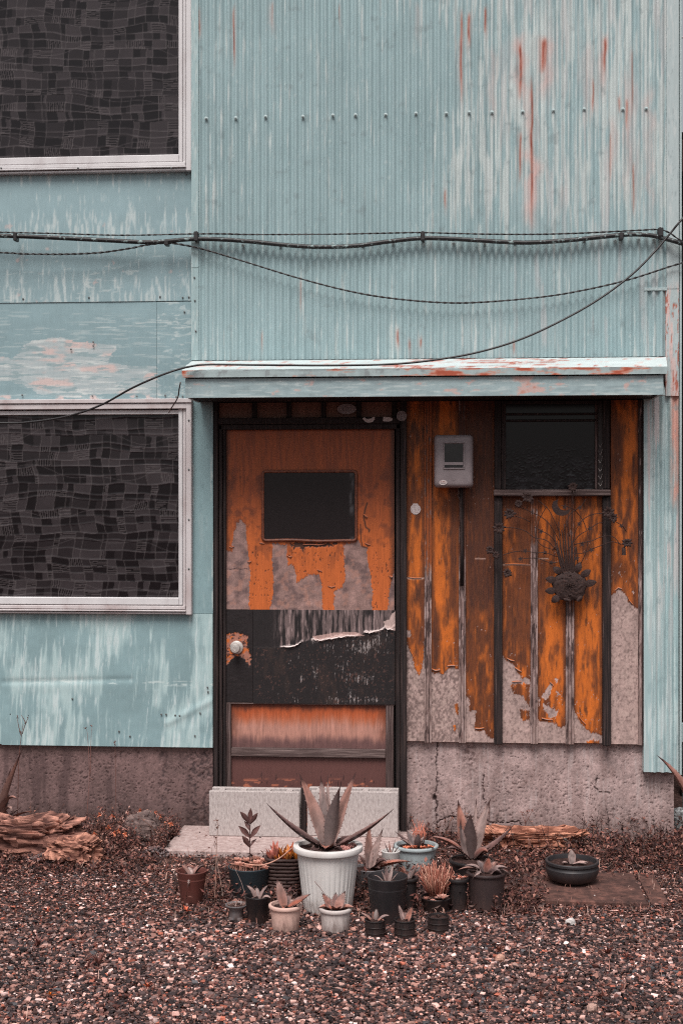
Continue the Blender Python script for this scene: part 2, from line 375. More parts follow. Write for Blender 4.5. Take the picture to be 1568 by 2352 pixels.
def paint_trim(vx, vy, X, Z):
    n = len(vx); c = flat((150, 172, 174), n)*(1+.1*(fbm(vx/6, vy/90, 181)-.5))[:, None]
    c = mixc(c, PALE, ss(.58, .7, fbm(vx/3, vy/30, 183))*.5)
    rt = ss(1400, 1500, vx)
    c = mixc(c, np.array((186, 186, 186.)), rt*.45)
    c = mixc(c, PINK, rt*ss(.46, .62, fbm(vx/7, vy/70, 185))*ss(640, 670, vy)*.9)
    c = mixc(c, RUST, rt*ss(.60, .68, fbm(vx/4, vy/26, 187))*ss(650, 670, vy)*.8)
    c = mixc(c, np.array((120, 132, 134.)), ss(.68, .74, fbm(vx/3, vy/12, 189))*.4)
    return c, .0012*(fbm(vx/10, vy/60, 191)-.5)
def paint_pillar(vx, vy, X, Z):
    n = len(vx); c = flat((158, 180, 182), n)*(1+.08*(fbm(vx/8, vy/100, 201)-.5))[:, None]
    low = ss(1150, 1500, vy)
    c = mixc(c, np.array((196, 208, 208.)), ss(.50, .64, fbm(vx/4, vy/110, 203))*.7)
    c = mixc(c, np.array((205, 188, 186.)), ss(.52, .66, fbm(vx/6, vy/160, 205))*.8*(1-low*.7))
    edge = ss(1532, 1546, vx)*ss(1190, 1120, vy)
    c = mixc(c, np.array((206, 160, 148.)), edge*ss(.3, .55, fbm(vx/8, vy/120, 207)))
    c = mixc(c, np.array((126, 146, 150.)), ss(.66, .72, fbm(vx/5, vy/18, 209))*.5*ss(1520, 1545, vx))
    c = mixc(c, np.array((140, 160, 163.)), ss(.64, .7, fbm(vx/14, vy/26, 211))*.4)
    ph = (X-PX0)/.034
    w = np.where(X < PX0, 0, .0065*np.sin(2*np.pi*ph))
    return c, w+.001*(fbm(vx/12, vy/120, 213)-.5)
def paint_canopy(vx, vy, X, Z):
    n = len(vx); c = flat((148, 165, 168), n)*(1+.1*(fbm(vx/80, vy/8, 221)-.5))[:, None]
    c = mixc(c, PALE, ss(.55, .68, fbm(vx/40, vy/3, 223))*.5)
    return c, .0012*(fbm(vx/60, vy/20, 225)-.5)
def paint_gutter(vx, vy, X, Z):
    c, d = paint_canopy(vx, vy, X, Z)
    c = mixc(c, np.array((120, 136, 140.)), ss(.5, .7, fbm(vx/30, vy/6, 226))*.4)
    m = ss(.54, .68, fbm(vx/30, vy/14, 227)-.06*ss(1000, 900, vx)+.22*np.exp(-((vx-1230)/70)**2)+.1*np.exp(-((vx-800)/60)**2)-.12)
    c = mixc(c, np.array((198, 160, 152.)), m*.8)
    c = mixc(c, np.array((176, 110, 92.)), m*ss(.55, .7, fbm(vx/12, vy/10, 228))*.6*ss(1150, 1200, vx)*ss(1330, 1280, vx))
    return c, d
def paint_drip(vx, vy, X, Z):
    n = len(vx); c = flat((156, 170, 171), n)*(1+.16*(fbm(vx/10, vy/20, 231)-.5))[:, None]
    c = mixc(c, np.array((118, 120, 122.)), ss(.58, .7, fbm(vx/12, vy/16, 232))*.5)
    r = fbm(vx/40, vy/9, 233)-.05+.2*ss(880, 960, vx)*ss(1180, 1060, vx)+.16*ss(1130, 1200, vx)*ss(1500, 1440, vx)+.22*np.exp(-((vx-422)/9)**2)+.08*np.exp(-((vx-600)/30)**2)
    c = mixc(c, np.array((196, 134, 116.)), ss(.58, .72, r)*.9); c = mixc(c, np.array((160, 74, 52.)), ss(.66, .80, r+.12*(fbm(vx/6, vy/6, 235)-.5))*.9)
    return c, .0015*(fbm(vx/50, vy/12, 237)-.5)
def paint_roof(vx, vy, X, Z):
    n = len(vx); c = flat((190, 200, 200), n)*(1+.1*(fbm(vx/20, Z*300, 241)-.5))[:, None]
    r = fbm(vx/24, Z*160, 243)-.06+.16*ss(830, 960, vx)*ss(1400, 1200, vx)
    c = mixc(c, PINK, ss(.56, .66, r)*.8); c = mixc(c, RUST, ss(.64, .74, r)*.9)
    return c, .0012*(fbm(vx/40, Z*100, 245)-.5)

# ------------------------------------------------------------------ ground
m, nt, p = nodes('gravel_bed', .95, .15)
f = noise(nt, mapping(nt, (90, 90, 90)), 1.0, 8, .7)
nt.links.new(ramp(nt, f, [(.3, L((44, 31, 29))), (.52, L((82, 60, 55))), (.66, L((112, 84, 78))), (.8, L((150, 126, 120)))]), p.inputs['Base Color']); bump(nt, p, f, 1.0, .01)
M['ground'] = m
g = 400.0
xs = np.concatenate([[-g, -60, -12, -5], np.linspace(-2.4, 2.4, 49), [5, 12, 60, g]]); ys = np.concatenate([[-g, -60, -15, -6], np.linspace(-3.4, .4, 39), [4, 12, 60, g]])
GXX, GYY = np.meshgrid(xs, ys)
GZ = np.where((np.abs(GXX) < 3) & (GYY > -4) & (GYY < .2), .012*(fbm(GXX.ravel()*3+50, GYY.ravel()*3+50, 301).reshape(GXX.shape)-.5), 0)-.006
i = np.arange(GXX.size).reshape(GXX.shape)
mk('ground', np.stack([GXX.ravel(), GYY.ravel(), GZ.ravel()], 1), np.stack([i[:-1, :-1], i[:-1, 1:], i[1:, 1:], i[1:, :-1]], -1).reshape(-1, 4), M['ground'])['kind'] = 'structure'

# ------------------------------------------------------------------ house
house = empty('house')
tag(house, 'weathered teal corrugated metal house with orange wooden door and figured-glass windows', 'house')
Y_FLAT, Y_CORR, Y_CLAD, Y_DOOR = -.020, -.050, -.022, .000

ZTOP = 4.15; XL = P(-520, 1200, 0).x; XR = P(1556, 1200, 0).x
b = MB()
b.box(XL, P(492, 1200, 0).x, .012, .10, P(200, 1740, 0).z, ZTOP-.02, .0)          # rough walls behind the cladding
b.box(P(932, 1200, 0).x, XR-.004, .012, .10, P(1200, 1720, 0).z, ZTOP-.02, .0)
b.box(P(492, 1200, 0).x, P(932, 1200, 0).x, .05, .10, .0, ZTOP-.02, .0)
b.box(XR-.10, XR-.004, .10, 4.0, 0, ZTOP-.02, 0); b.box(XL, XL+.1, .10, 4.0, 0, ZTOP-.02, 0)
b.box(XL, XR-.004, 3.9, 4.0, 0, ZTOP-.02, 0); b.box(XL-.05, XR+.05, -.09, 4.05, ZTOP, ZTOP+.08, .004)
b.build('wall_core', M['dark'], house)

# corrugated sheets with their rivets
def vz(vx, vy, y): return P(vx, vy, y).z
z_bot = vz(1000, 823, Y_CORR)
edges = [455, 787, 1117, 1530]
sheets = []
for k in range(3):
    x0 = P(edges[k], 500, Y_CORR).x-(0 if k == 0 else .012); x1 = P(edges[k+1], 500, Y_CORR).x
    sheets.append(panel('corrugated_sheet', (x0, x1, z_bot, ZTOP-.03), Y_CORR-(.0016*k), (.00406, .011), paint_corr, M['paint_metal'], house, .01))
rv = MB(); rv.lathe([(.0085, 0), (.0082, .0022), (.0048, .0030), (.0046, .0066), (.0026, .0080)], 14)
rv.v = [(a, -c, b_) for a, b_, c in rv.v]
rme = mkmesh('rivet', rv.v, rv.f, M['rivet'], smooth=True, sharp=40)
def rivet(vx, vy, y, parent, me, name, jitter=0):
    q = P(vx, vy, y); o = bpy.data.objects.new(name, me); o.location = (q.x+random.uniform(-jitter, jitter), q.y, q.z+random.uniform(-jitter, jitter)); return link(o, parent)
zr = vz(784, 266, Y_CORR)
for vx in (480, 549, 619, 688, 757, 809, 880, 952, 1021, 1075, 1132, 1204, 1275, 1347, 1420, 1474):
    x = P(vx, 266, Y_CORR).x; x = round(x/.0325)*.0325
    o = bpy.data.objects.new('rivet', rme); o.location = (x, Y_CORR-.0100, zr+random.uniform(-.003, .003)); link(o, sheets[0 if vx < 787 else 1 if vx < 1117 else 2])
zr2 = vz(784, 563, Y_CORR)
for vx in (515, 566, 640, 700, 760, 830, 905, 975, 1045, 1120, 1190, 1341, 1413, 1468, 1500):
    x = round(P(vx, 563, Y_CORR).x/.0325)*.0325
    o = bpy.data.objects.new('rivet', rme); o.location = (x, Y_CORR-.0100, zr2+random.uniform(-.004, .004)); link(o, sheets[0 if vx < 787 else 1 if vx < 1117 else 2])
# corner strips
panel('corner_trim', wrect(440, 456, 612, 827, -.062), -.062, (.003, .006), paint_trim, M['paint_metal'], house, .045)
r_ = wrect(440, 456, 300, 614, -.0635); panel('corner_trim', (r_[0], r_[1], r_[2], ZTOP-.03), -.0635, (.003, .008), paint_trim, M['paint_metal'], house, .045)
r_ = wrect(1527, 1557, 660, 909, -.056); panel('corner_trim', r_, -.0575, (.004, .006), paint_trim, M['paint_metal'], house, .07)
r_ = wrect(1529, 1557, 300, 663, -.056); panel('corner_trim', (r_[0], r_[1], r_[2], ZTOP-.03), -.0590, (.004, .008), paint_trim, M['paint_metal'], house, .07)
b = MB(); q = P(1478, 661, -.06); q2 = P(1530, 660, -.06); b.box(q.x, q2.x, -.0615, -.052, q.z-.012, q.z, .001); b.build('lap_strip', M['rivet'], house)
b = MB(); b.box(XR-.003, XR+.006, -.055, 3.95, P(1500, 1773, 0).z, ZTOP-.03, .001); b.build('side_wall', M['rivet'], house)
# pillar right of the doorway
PX0 = P(1497, 1350, -.045).x
r_ = wrect(1477, 1556, 906, 1773, -.045)
panel('corrugated_pillar_sheet', r_, -.045, (.0025, .008), paint_pillar, M['paint_metal'], house, .045)
# flat metal panels on the left
WINX = 440
fp1 = panel('metal_panel', wrect(-200, 441, 392, 693, Y_FLAT), Y_FLAT-.004, (.0042, .0042), paint_flat_upper, M['paint_metal'], house, .02)
fp2 = panel('metal_panel', wrect(-200, 360, 693, 919, Y_FLAT), Y_FLAT, (.0038, .0034), paint_flat_mid, M['paint_metal'], house, .02)
fp3 = panel('metal_panel', wrect(360.8, 441, 693, 919, Y_FLAT), Y_FLAT-.0025, (.0038, .0034), paint_flat_mid, M['paint_metal'], house, .02)
fp4 = panel('metal_panel', wrect(5.5, 489, 1408, 1713, Y_FLAT), Y_FLAT-.003, (.0037, .0040), paint_flat_low, M['paint_metal'], house, .03)
fp5 = panel('metal_panel', wrect(-200, 5, 1408, 1708, Y_FLAT), Y_FLAT, (.006, .006), paint_flat_low, M['paint_metal'], house, .03)
fp6 = panel('metal_panel', wrect(438, 489.5, 905, 1408.5, Y_FLAT), Y_FLAT-.001, (.0036, .005), paint_side, M['paint_metal'], house, .03)
r_ = wrect(-520, -200.5, 392, 1708, Y_FLAT); panel('metal_panel', r_, Y_FLAT-.001, (.05, .05), paint_flat_low, M['paint_metal'], house, .02)
# the wall behind the upper window's surroundings, out of frame
r_ = wrect(-520, 437, -300, -150, Y_FLAT); panel('metal_panel', (r_[0], P(441, 0, 0).x, P(100, -140, 0).z, ZTOP-.03), Y_FLAT, (.05, .05), paint_flat_upper, M['paint_metal'], house, .02)
sb = MB(); sb.lathe([(.0042, 0), (.0040, .0018), (.0018, .0032)], 10); sb.v = [(a, -c, b_) for a, b_, c in sb.v]
sme = mkmesh('screw', sb.v, sb.f, M['screw'], smooth=True, sharp=40)
for (pp, pts) in ((fp1, [(54, 686), (205, 683), (368, 681), (521/1.2, 682), (420, 683), (428, 400)]), (fp2, [(52, 907), (213, 909), (164, 802), (215, 785), (215, 794), (315, 910)]),
                  (fp3, [(380, 908), (405, 911), (424, 716), (420, 910)]), (fp4, [(47, 1679), (274, 1679), (448, 1689), (299, 1690), (382, 1640), (371, 1640), (403, 1642), (413, 1643), (478, 1588), (477, 1578), (460, 1637), (167, 1604)])):
    for (a, c) in pts: rivet(a, c, Y_FLAT-.006, pp, sme, 'screw')
for (vx, vy) in ((447, 637), (448, 690), (450, 760)): rivet(vx, vy, -.064, house, sme, 'screw')

# windows: outer frame, sash bars, sill, pane of figured glass
def paint_glass(seed):
    def fn(vx, vy, X, Z):
        n = len(vx); u = vx+4*(fbm(vx/40, vy/28, seed)-.5)*2; v = vy
        rows = np.zeros(n)
        v2 = v + 20*(fbm(u/120, v/60, seed+1, 2)-.5) + 6*(fbm(u/42, v/30, seed+21, 2)-.5)
        jr = lambda k: (hsh(k, k*0+3, seed+2)-.5)*.5
        t = v2/18.5; k = np.floor(t); a = t-k-jr(k); row = np.where(a < 0, k-1, k)
        d_lo = np.abs(t-row-jr(row))*18.5; d_hi = np.abs(t-(row+1)-jr(row+1))*18.5; dr = np.minimum(d_lo, d_hi)
        grp = np.floor(row/3)
        u2 = u+5*np.sin(v/33+grp*1.7)+hsh(grp, grp*0+1, seed+4)*60
        jc = lambda c: (hsh(c, grp, seed+6)-.5)*.75
        s = u2/27.; c = np.floor(s); a = s-c-jc(c); cc = np.where(a < 0, c-1, c); e0 = cc+jc(cc); e1 = cc+1+jc(cc+1)
        a = s-e1; adv = a > 0; cc = np.where(adv, cc+1, cc); e0 = cc+jc(cc); e1 = cc+1+jc(cc+1)
        dc = np.minimum(np.abs(s-e0), np.abs(s-e1))*27.
        h = hsh(cc, row, seed+8); h2 = hsh(cc, row, seed+9)
        tone = np.where(h < .36, 0.0, np.where(h < .72, .5, 1.0))
        tone = np.where(hsh(cc, row, seed+10) < .28, tone*((s-e0)/(e1-e0+1e-6) > .55), tone)
        hat = (h2 < .16)
        ph = np.where(h2 < .10, v2, u2); hl = (np.abs((ph/5.0) % 1-.5) > .30) & hat
        lc = np.array((24, 20, 22.)); hc = np.array((58, 52, 54.))
        col = flat(lc, n); col = mixc(col, hc, tone*(.72+.3*fbm(vx/60, vy/60, seed+11)))
        col = mixc(col, np.array((84, 77, 78.)), hl*.7)
        lr = np.exp(-(dr/1.25)**2); lv = np.exp(-(dc/1.0)**2)
        col = mixc(col, np.array((100, 94, 95.)), lr*(.10+.75*fbm(vx/40, vy/30, seed+12))); col = mixc(col, np.array((86, 80, 80.)), lv*.6)
        for j in range(5):
            yc = v.min()+(v.max()-v.min())*(j+.6)/5+16*np.sin(vx/(62+9*j)+seed+j*2.1)+6*np.sin(vx/23+j)
            col = mixc(col, np.array((88, 82, 83.)), np.exp(-((vy-yc)/1.0)**2)*.5)
        d = .0007*np.maximum(lr, lv*.8)+.0004*hl+.0005*(vn(cc*1.3, row*2.1, seed+14)-.5)
        return col, d
    return fn
def bigwindow(v_top, v_gl, v_gb, seed, top, lip):
    """v_top: outer top, v_gl: glass top, v_gb: glass bottom"""
    yf = Y_FLAT-.030
    ox0 = P(-330, 1200, yf).x; s = lambda vv, y=yf: P(300, vv, y).z; xx = lambda vv, y=yf: P(vv, (v_gl+v_gb)/2, y).x
    zt = s(v_top); zb = s(v_gb+38)
    win = empty('window', parent=house)
    for (a_, c_, y_, z_) in ((xx(427.6), xx(440.5), yf-.004, zb-.002), (xx(420.2), xx(426.2), yf+.006, s(v_gb+30)), (ox0, ox0+.03, yf-.004, zb)):
        w = MB(); w.box(a_, c_, y_, .01, z_, zt-.001, .003); w.build('jamb', M['pinkwhite' if lip else 'white'], win)
    if top:
        t_ = MB(); t_.box(ox0, xx(441), yf-.010, .01, s(v_top+7.5), s(v_top-2), .002); t_.box(ox0, xx(429), yf-.004, .01, s(v_top+21), s(v_top+8.8), .002)
        t_.build('head', M['pinkwhite'], win)
        t_ = MB(); t_.box(ox0, xx(421), yf+.012, .012, s(v_gl), s(v_top+23), .002); t_.build('head_rail', M['white'], win)
    t_ = MB(); t_.box(ox0, xx(426), yf-.004, .01, s(v_gb+26.6), s(v_gb+18.4), .002); t_.box(ox0, xx(428), yf-.012, .01, s(v_gb+31.4), s(v_gb+28), .0015); t_.box(ox0, xx(429), yf-.003, .01, s(v_gb+37.6), s(v_gb+33), .002)
    t_.build('sill', M['pinkwhite' if lip else 'white'], win)
    t_ = MB(); t_.box(ox0, xx(411), yf+.002, .012, s(v_gb+17), s(v_gb), .003); t_.build('bottom_rail', M['white'], win)
    t_ = MB(); t_.box(xx(409.5), xx(419), yf+.008, .012, s(v_gb+17.2), zt-.004, .003); t_.build('stile', M['white'], win)
    x0 = P(-60, (v_gl+v_gb)/2, -.022).x; x1 = P(411, (v_gl+v_gb)/2, -.022).x
    panel('pane', (x0, x1, s(v_gb+2, -.02), s(v_gl-2, -.02) if top else s(v_gl, -.02)), -.022, (.0037, .0037), paint_glass(seed), M['pane'], win, .004)
    panel('pane', (ox0, x0-.001, s(v_gb+2, -.02), s(v_gl-2, -.02) if top else s(v_gl, -.02)), -.020, (.03, .03), paint_glass(seed), M['pane'], win, .004)
    return win, s, xx, yf
w1, s_, x_, yf = bigwindow(-140, -140, 356, 500, False, False)
for vx in (4, 180, 394, 624): 
    if vx < 430: rivet(vx, 386, yf-.012, w1, sme, 'screw')
w2, s_, x_, yf = bigwindow(918, 951, 1372, 530, True, True)
for (vx, vy) in ((434, 965), (434, 1078), (434, 1193), (434, 1306), (180, 1401), (392, 1403), (288, 1403)): rivet(vx, vy, yf-.005, w2, sme, 'screw')

# foundation
CR = [[(1003, 1700), (1001, 1760), (1004, 1800), (998, 1832), (1003, 1850), (1000, 1875), (1004, 1905)], [(1002, 1888), (1025, 1876), (1050, 1876), (1075, 1876), (1110, 1879), (1130, 1890), (1170, 1888), (1190, 1886), (1200, 1902)], [(1108, 1780), (1110, 1840)], [(1369, 1782), (1366, 1808), (1378, 1818), (1410, 1823)]]
def paint_concrete(left):
    def fn(vx, vy, X, Z):
        n = len(vx); base = np.array((114, 91, 89.)) if left else np.array((164, 141, 138.))
        c = flat(base, n); lo = fbm(vx/50, vy/60, 401); hi = fbm(vx/2.6, vy/2.6, 403, 3); mid = fbm(vx/9, vy/9, 405)
        c *= (1+.30*(lo-.5)+.40*(hi-.5)+.22*(mid-.5))[:, None]
        pit = ss(.68, .76, fbm(vx/3.4, vy/3.0, 407, 3)+.22*(fbm(vx/60, vy/40, 408)-.5))
        d = .0018*(mid-.5)+.0014*(hi-.5)-.0030*pit
        c = mixc(c, np.array((62, 48, 48.)), pit*.65)
        stain = ss(.52, .72, fbm(vx/14, vy/130, 409))
        if left:
            rough = np.maximum(np.exp(-((vx-375)/9)**2), ss(415, 440, vx))*ss(.35, .5, fbm(vx/14, vy/16, 411))
            d -= .006*rough*fbm(vx/5, vy/4.5, 413, 3); c = mixc(c, np.array((66, 54, 55.)), rough*ss(.48, .6, fbm(vx/5, vy/4.5, 413, 3))*.8)
            c = mixc(c, np.array((74, 58, 58.)), stain*.5); c = mixc(c, np.array((142, 118, 112.)), ss(1735, 1716, vy)*.5)
            c = mixc(c, np.array((64, 52, 50.)), ss(1820, 1890, vy)*.45)
        else:
            c = mixc(c, np.array((134, 112, 109.)), stain*.4)
            c = mixc(c, np.array((182, 166, 164.)), ss(.6, .72, fbm(vx/5, vy/90, 415))*.5)
            rough = np.exp(-(((vx-1078)/16)**2+((vy-1735)/36)**2)); d -= .006*rough*fbm(vx/4, vy/4, 417, 3); c = mixc(c, np.array((88, 70, 68.)), rough*ss(.45, .6, fbm(vx/4, vy/4, 417, 3))*.9)
            for k, cr in enumerate(CR):
                dd = segd(vx+9*(fbm(vx/8, vy/8, 420+k)-.5), vy+9*(fbm(vx/8, vy/8, 425+k)-.5), cr)
                e = np.exp(-(dd/1.1)**2)*ss(.25, .5, fbm(vx/12, vy/12, 440+k)+(.12 if k < 2 else 0)); d -= .008*e; c = mixc(c, np.array((50, 38, 38.)), e*.85)
                if k == 0:
                    e = np.exp(-(dd/6)**2)*ss(1800, 1830, vy)*ss(1860, 1835, vy)*ss(.4, .6, fbm(vx/5, vy/5, 430)); d -= .008*e; c = mixc(c, np.array((70, 54, 54.)), e)
            for xx in (1063, 1160, 1227, 1300, 1405): d += .0015*np.exp(-((vx-xx)/1.6)**2); 
            c = mixc(c, np.array((104, 82, 78.)), ss(1840, 1915, vy+30*(fbm(vx/30, vy/30, 433)-.5))*.4); c = mixc(c, np.array((124, 100, 96.)), ss(.58, .74, fbm(vx/22, vy/30, 434))*.3)
        return c, d
    return fn
r_ = wrect(-60, 489, 1705, 1920, 0); panel('foundation_wall', (r_[0], r_[1], -.03, P(250, 1702, 0).z), 0.0, (.0041, .0041), paint_concrete(True), M['concrete'], house, .08)
r_ = wrect(-520, -60.5, 1705, 1920, 0); panel('foundation_wall', (r_[0], r_[1], -.03, P(250, 1702, 0).z), 0.001, (.02, .02), paint_concrete(True), M['concrete'], house, .08)
r_ = wrect(930, 1546, 1690, 1920, 0); panel('foundation_wall', (r_[0], r_[1], -.03, P(1200, 1694, 0).z), 0.002, (.0041, .0041), paint_concrete(False), M['concrete'], house, .3)

# canopy over the door
YC = -.35
cx0, cx1 = P(418, 870, YC).x, P(1531, 870, YC).x
zc = lambda vy, y=YC: P(970, vy, y).z
zw = vz(970, 825, Y_CORR); zf = zc(846)
canopy = panel('canopy', (cx0+.012, cx1-.014, zc(909), zc(865)), YC+.014, (.005, .004), paint_gutter, M['paint_metal'], house, .02)
panel('drip_edge', (cx0, cx1, zc(862.5), zf), YC, (.005, .003), paint_drip, M['paint_metal'], canopy, .012)
nX, nY = 220, 10
XX, TT = np.meshgrid(np.linspace(0, 1, nX), np.linspace(0, 1, nY)); XX = XX.ravel(); TT = TT.ravel()
wx0, wx1 = P(442, 825, Y_CORR).x, P(1527, 825, Y_CORR).x
xa = cx0+(wx0-cx0)*TT+(cx1-cx0+(wx1-cx1-wx0+cx0)*TT)*XX
yy = YC+(Y_CORR-.009-YC)*TT; tz = zf+(zw-zf)*TT**.9+.004*np.exp(-((TT-.45)/.06)**2)
vxx, vyy = toV(xa, yy, tz); cc_, _ = paint_roof(vxx, vyy, xa, tz)
i = np.arange(nX*nY).reshape(nY, nX); fcs = np.stack([i[:-1, :-1], i[:-1, 1:], i[1:, 1:], i[1:, :-1]], -1).reshape(-1, 4)
v_top = np.stack([xa, yy, tz], 1); v_bot = v_top-np.array((0, -.002, .005))
ring = np.concatenate([i[0, :], i[1:, -1], i[-1, -2::-1], i[-2:0:-1, 0]]); k = np.arange(len(ring)); k1 = (k+1) % len(ring); o_ = nX*nY
mk('roof_sheet', np.concatenate([v_top, v_bot]), np.concatenate([fcs, fcs[:, ::-1]+o_, np.stack([ring[k1], ring[k], ring[k]+o_, ring[k1]+o_], 1)]), M['paint_metal'], canopy, cols=L1(np.concatenate([cc_, cc_])), sharp=50)
b = MB(); b.box(cx0+.016, cx1-.018, YC+.034, .05, zc(909)+.006, zc(909)+.016, .001); b.build('soffit', M['darkwood'], canopy)
for sx, ex in ((cx0+.012, cx0+.022), (cx1-.026, cx1-.016)):
    b = MB(); b.poly([(0, 0)], 0, 0) if False else None
    v = [(sx, YC+.02, zc(909)+.002), (sx, -.06, zc(909)+.002), (sx, -.06, zw-.01), (sx, YC+.02, zf-.008)]
    v += [(ex, q[1], q[2]) for q in v]
    mk('end_board', v, [[0, 1, 2, 3], [7, 6, 5, 4], [0, 4, 5, 1], [1, 5, 6, 2], [2, 6, 7, 3], [3, 7, 4, 0]], M['rivet'], canopy, smooth=False)
ec = MB(); ze = zc(909)-.001
for dx in (-.056, -.024):                                    # rounded gutter end folds
    ec.lathe([(.030, 0), (.029, .02), (.024, .045), (.020, .075)], 20, c=(cx1+dx-.008, YC+.040, ze), sy=.85)
ec.build('end_cap', M['rivet'], canopy, smooth=True, sharp=45)

# door, frame, transom
zd = lambda vy, y=Y_DOOR: P(712, vy, y).z
xd = lambda vx, y=Y_DOOR, vy=1400: P(vx, vy, y).x
def zx2(vx): return (vx-465)/.41175
def zy2(vy): return (vy-891.2)/.41175
PEEL = [[(120, 900), (150, 915), (165, 905), (175, 800), (190, 750), (215, 735), (240, 760), (250, 850), (262, 1000), (262, 1250), (110, 1250)],
        [(385, 865), (472, 868), (470, 960), (480, 985), (505, 980), (520, 1040), (528, 1080), (560, 1060), (600, 1035), (650, 1040), (665, 1100), (672, 1250), (375, 1250), (395, 1150), (392, 1000)],
        [(788, 870), (870, 850), (885, 880), (915, 890), (925, 960), (940, 1090), (950, 1150), (945, 1250), (735, 1250), (735, 1130), (765, 1125), (795, 1080), (790, 960)],
        [(1045, 1090), (1080, 980), (1080, 1250), (1032, 1250), (1040, 1150)]]
def paint_door(vx, vy, X, Z):
    zx, zy = zx2(vx), zy2(vy); n = len(vx)
    g1 = fbm(zx/16+1.6*fbm(zx/110, zy/260, 611), zy/240, 601, 4); g2 = fbm(zx/5, zy/130, 603, 3)
    wav = np.abs(np.sin(zx/26+7*fbm(zx/90, zy/420, 605)+zy/340))
    c = flat((158, 80, 44), n)
    c *= (1+.34*(g1-.5)+.20*(g2-.5))[:, None]
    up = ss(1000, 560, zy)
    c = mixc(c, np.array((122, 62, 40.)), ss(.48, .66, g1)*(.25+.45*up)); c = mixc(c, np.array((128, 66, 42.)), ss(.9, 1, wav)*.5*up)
    lo_ = ss(560, 900, zy+90*(fbm(zx/60, zy/90, 606)-.5)); c = mixc(c, np.array((198, 102, 50.))*np.ones((n, 1))*(1+.22*(g2-.5))[:, None], lo_*.85)
    ed_ = np.minimum(zx-130, 1066-zx); c = mixc(c, np.array((66, 42, 36.)), ss(34, 0, ed_+22*(fbm(zx/9, zy/50, 608)-.5))*.6)
    bl = ss(.50, .72, fbm(zx/40, zy/50, 607)); c = mixc(c, np.array((92, 50, 38.)), bl*.55*ss(420, 500, zy)*ss(1150, 700, zy))
    wx = zx+20*(fbm(zx/14, zy/30, 613)-.5)+8*(fbm(zx/4, zy/9, 615)-.5); wy = zy+34*(fbm(zx/12, zy/30, 617)-.5)+12*(fbm(zx/4, zy/9, 619)-.5)
    peel = np.zeros(n, bool)
    for q in PEEL: peel |= inpoly(wx, wy, q)
    hole = inpoly(wx, wy, [(478, 862), (770, 862), (700, 884), (560, 892), (500, 886)])
    slit = (fbm(zx/3.6, zy/17., 621, 2)+.16*(fbm(zx/40, zy/60, 622)-.5) > .80) & (zy > 880) & ~peel
    slit |= (fbm(zx/9., zy/26., 623, 2) > .86) & (zy > 880) & ~peel
    pc = flat((146, 116, 110), n); pc *= (1+.42*(fbm(zx/40, zy/34, 625)-.5)+.2*(fbm(zx/5, zy/3.5, 627)-.5))[:, None]
    pc = mixc(pc, np.array((88, 70, 70.)), ss(.42, .80, fbm(zx/50, zy/40, 629, 5))*.75); pc *= (1+.25*(fbm(zx/3, zy/2.5, 630, 2)-.5))[:, None]; pc = mixc(pc, np.array((178, 128, 112.)), ss(.55, .7, fbm(zx/36, zy/40, 631))*.5)
    pc = mixc(pc, np.array((66, 52, 52.)), (np.abs(zy-1008+2*np.sin(zx/9)) < 2.2)*(zx < 262)*.8)
    c = np.where(peel[:, None], pc, c)
    dk = np.array((54, 36, 32.))
    c = mixc(c, dk, slit*.85); c = mixc(c, dk, hole*.85)
    crack = np.exp(-(segd(zx, zy, [(918, 640), (905, 680), (898, 720), (910, 775), (930, 790), (928, 800)])/4)**2)+np.exp(-(segd(zx, zy, [(880, 760), (884, 850), (892, 885), (920, 892)])/3)**2)
    c = mixc(c, dk, crack*.9)
    # raised veneer edge
    d = np.where(peel, -.0016, 0)-.0012*slit-.0016*hole+.0008*(fbm(zx/60, zy/120, 633)-.5)
    return c, d
DTH = .035
dz0, dz1 = .025, zd(979)
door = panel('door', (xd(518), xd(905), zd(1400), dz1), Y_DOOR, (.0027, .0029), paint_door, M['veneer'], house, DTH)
BTOP = [(430, 1445), (520, 1437), (556, 1412), (620, 1402), (650, 1412), (740, 1392), (780, 1384), (860, 1384), (905, 1362), (930, 1368), (1000, 1350), (1014, 1335), (1050, 1350), (1075, 1330)]
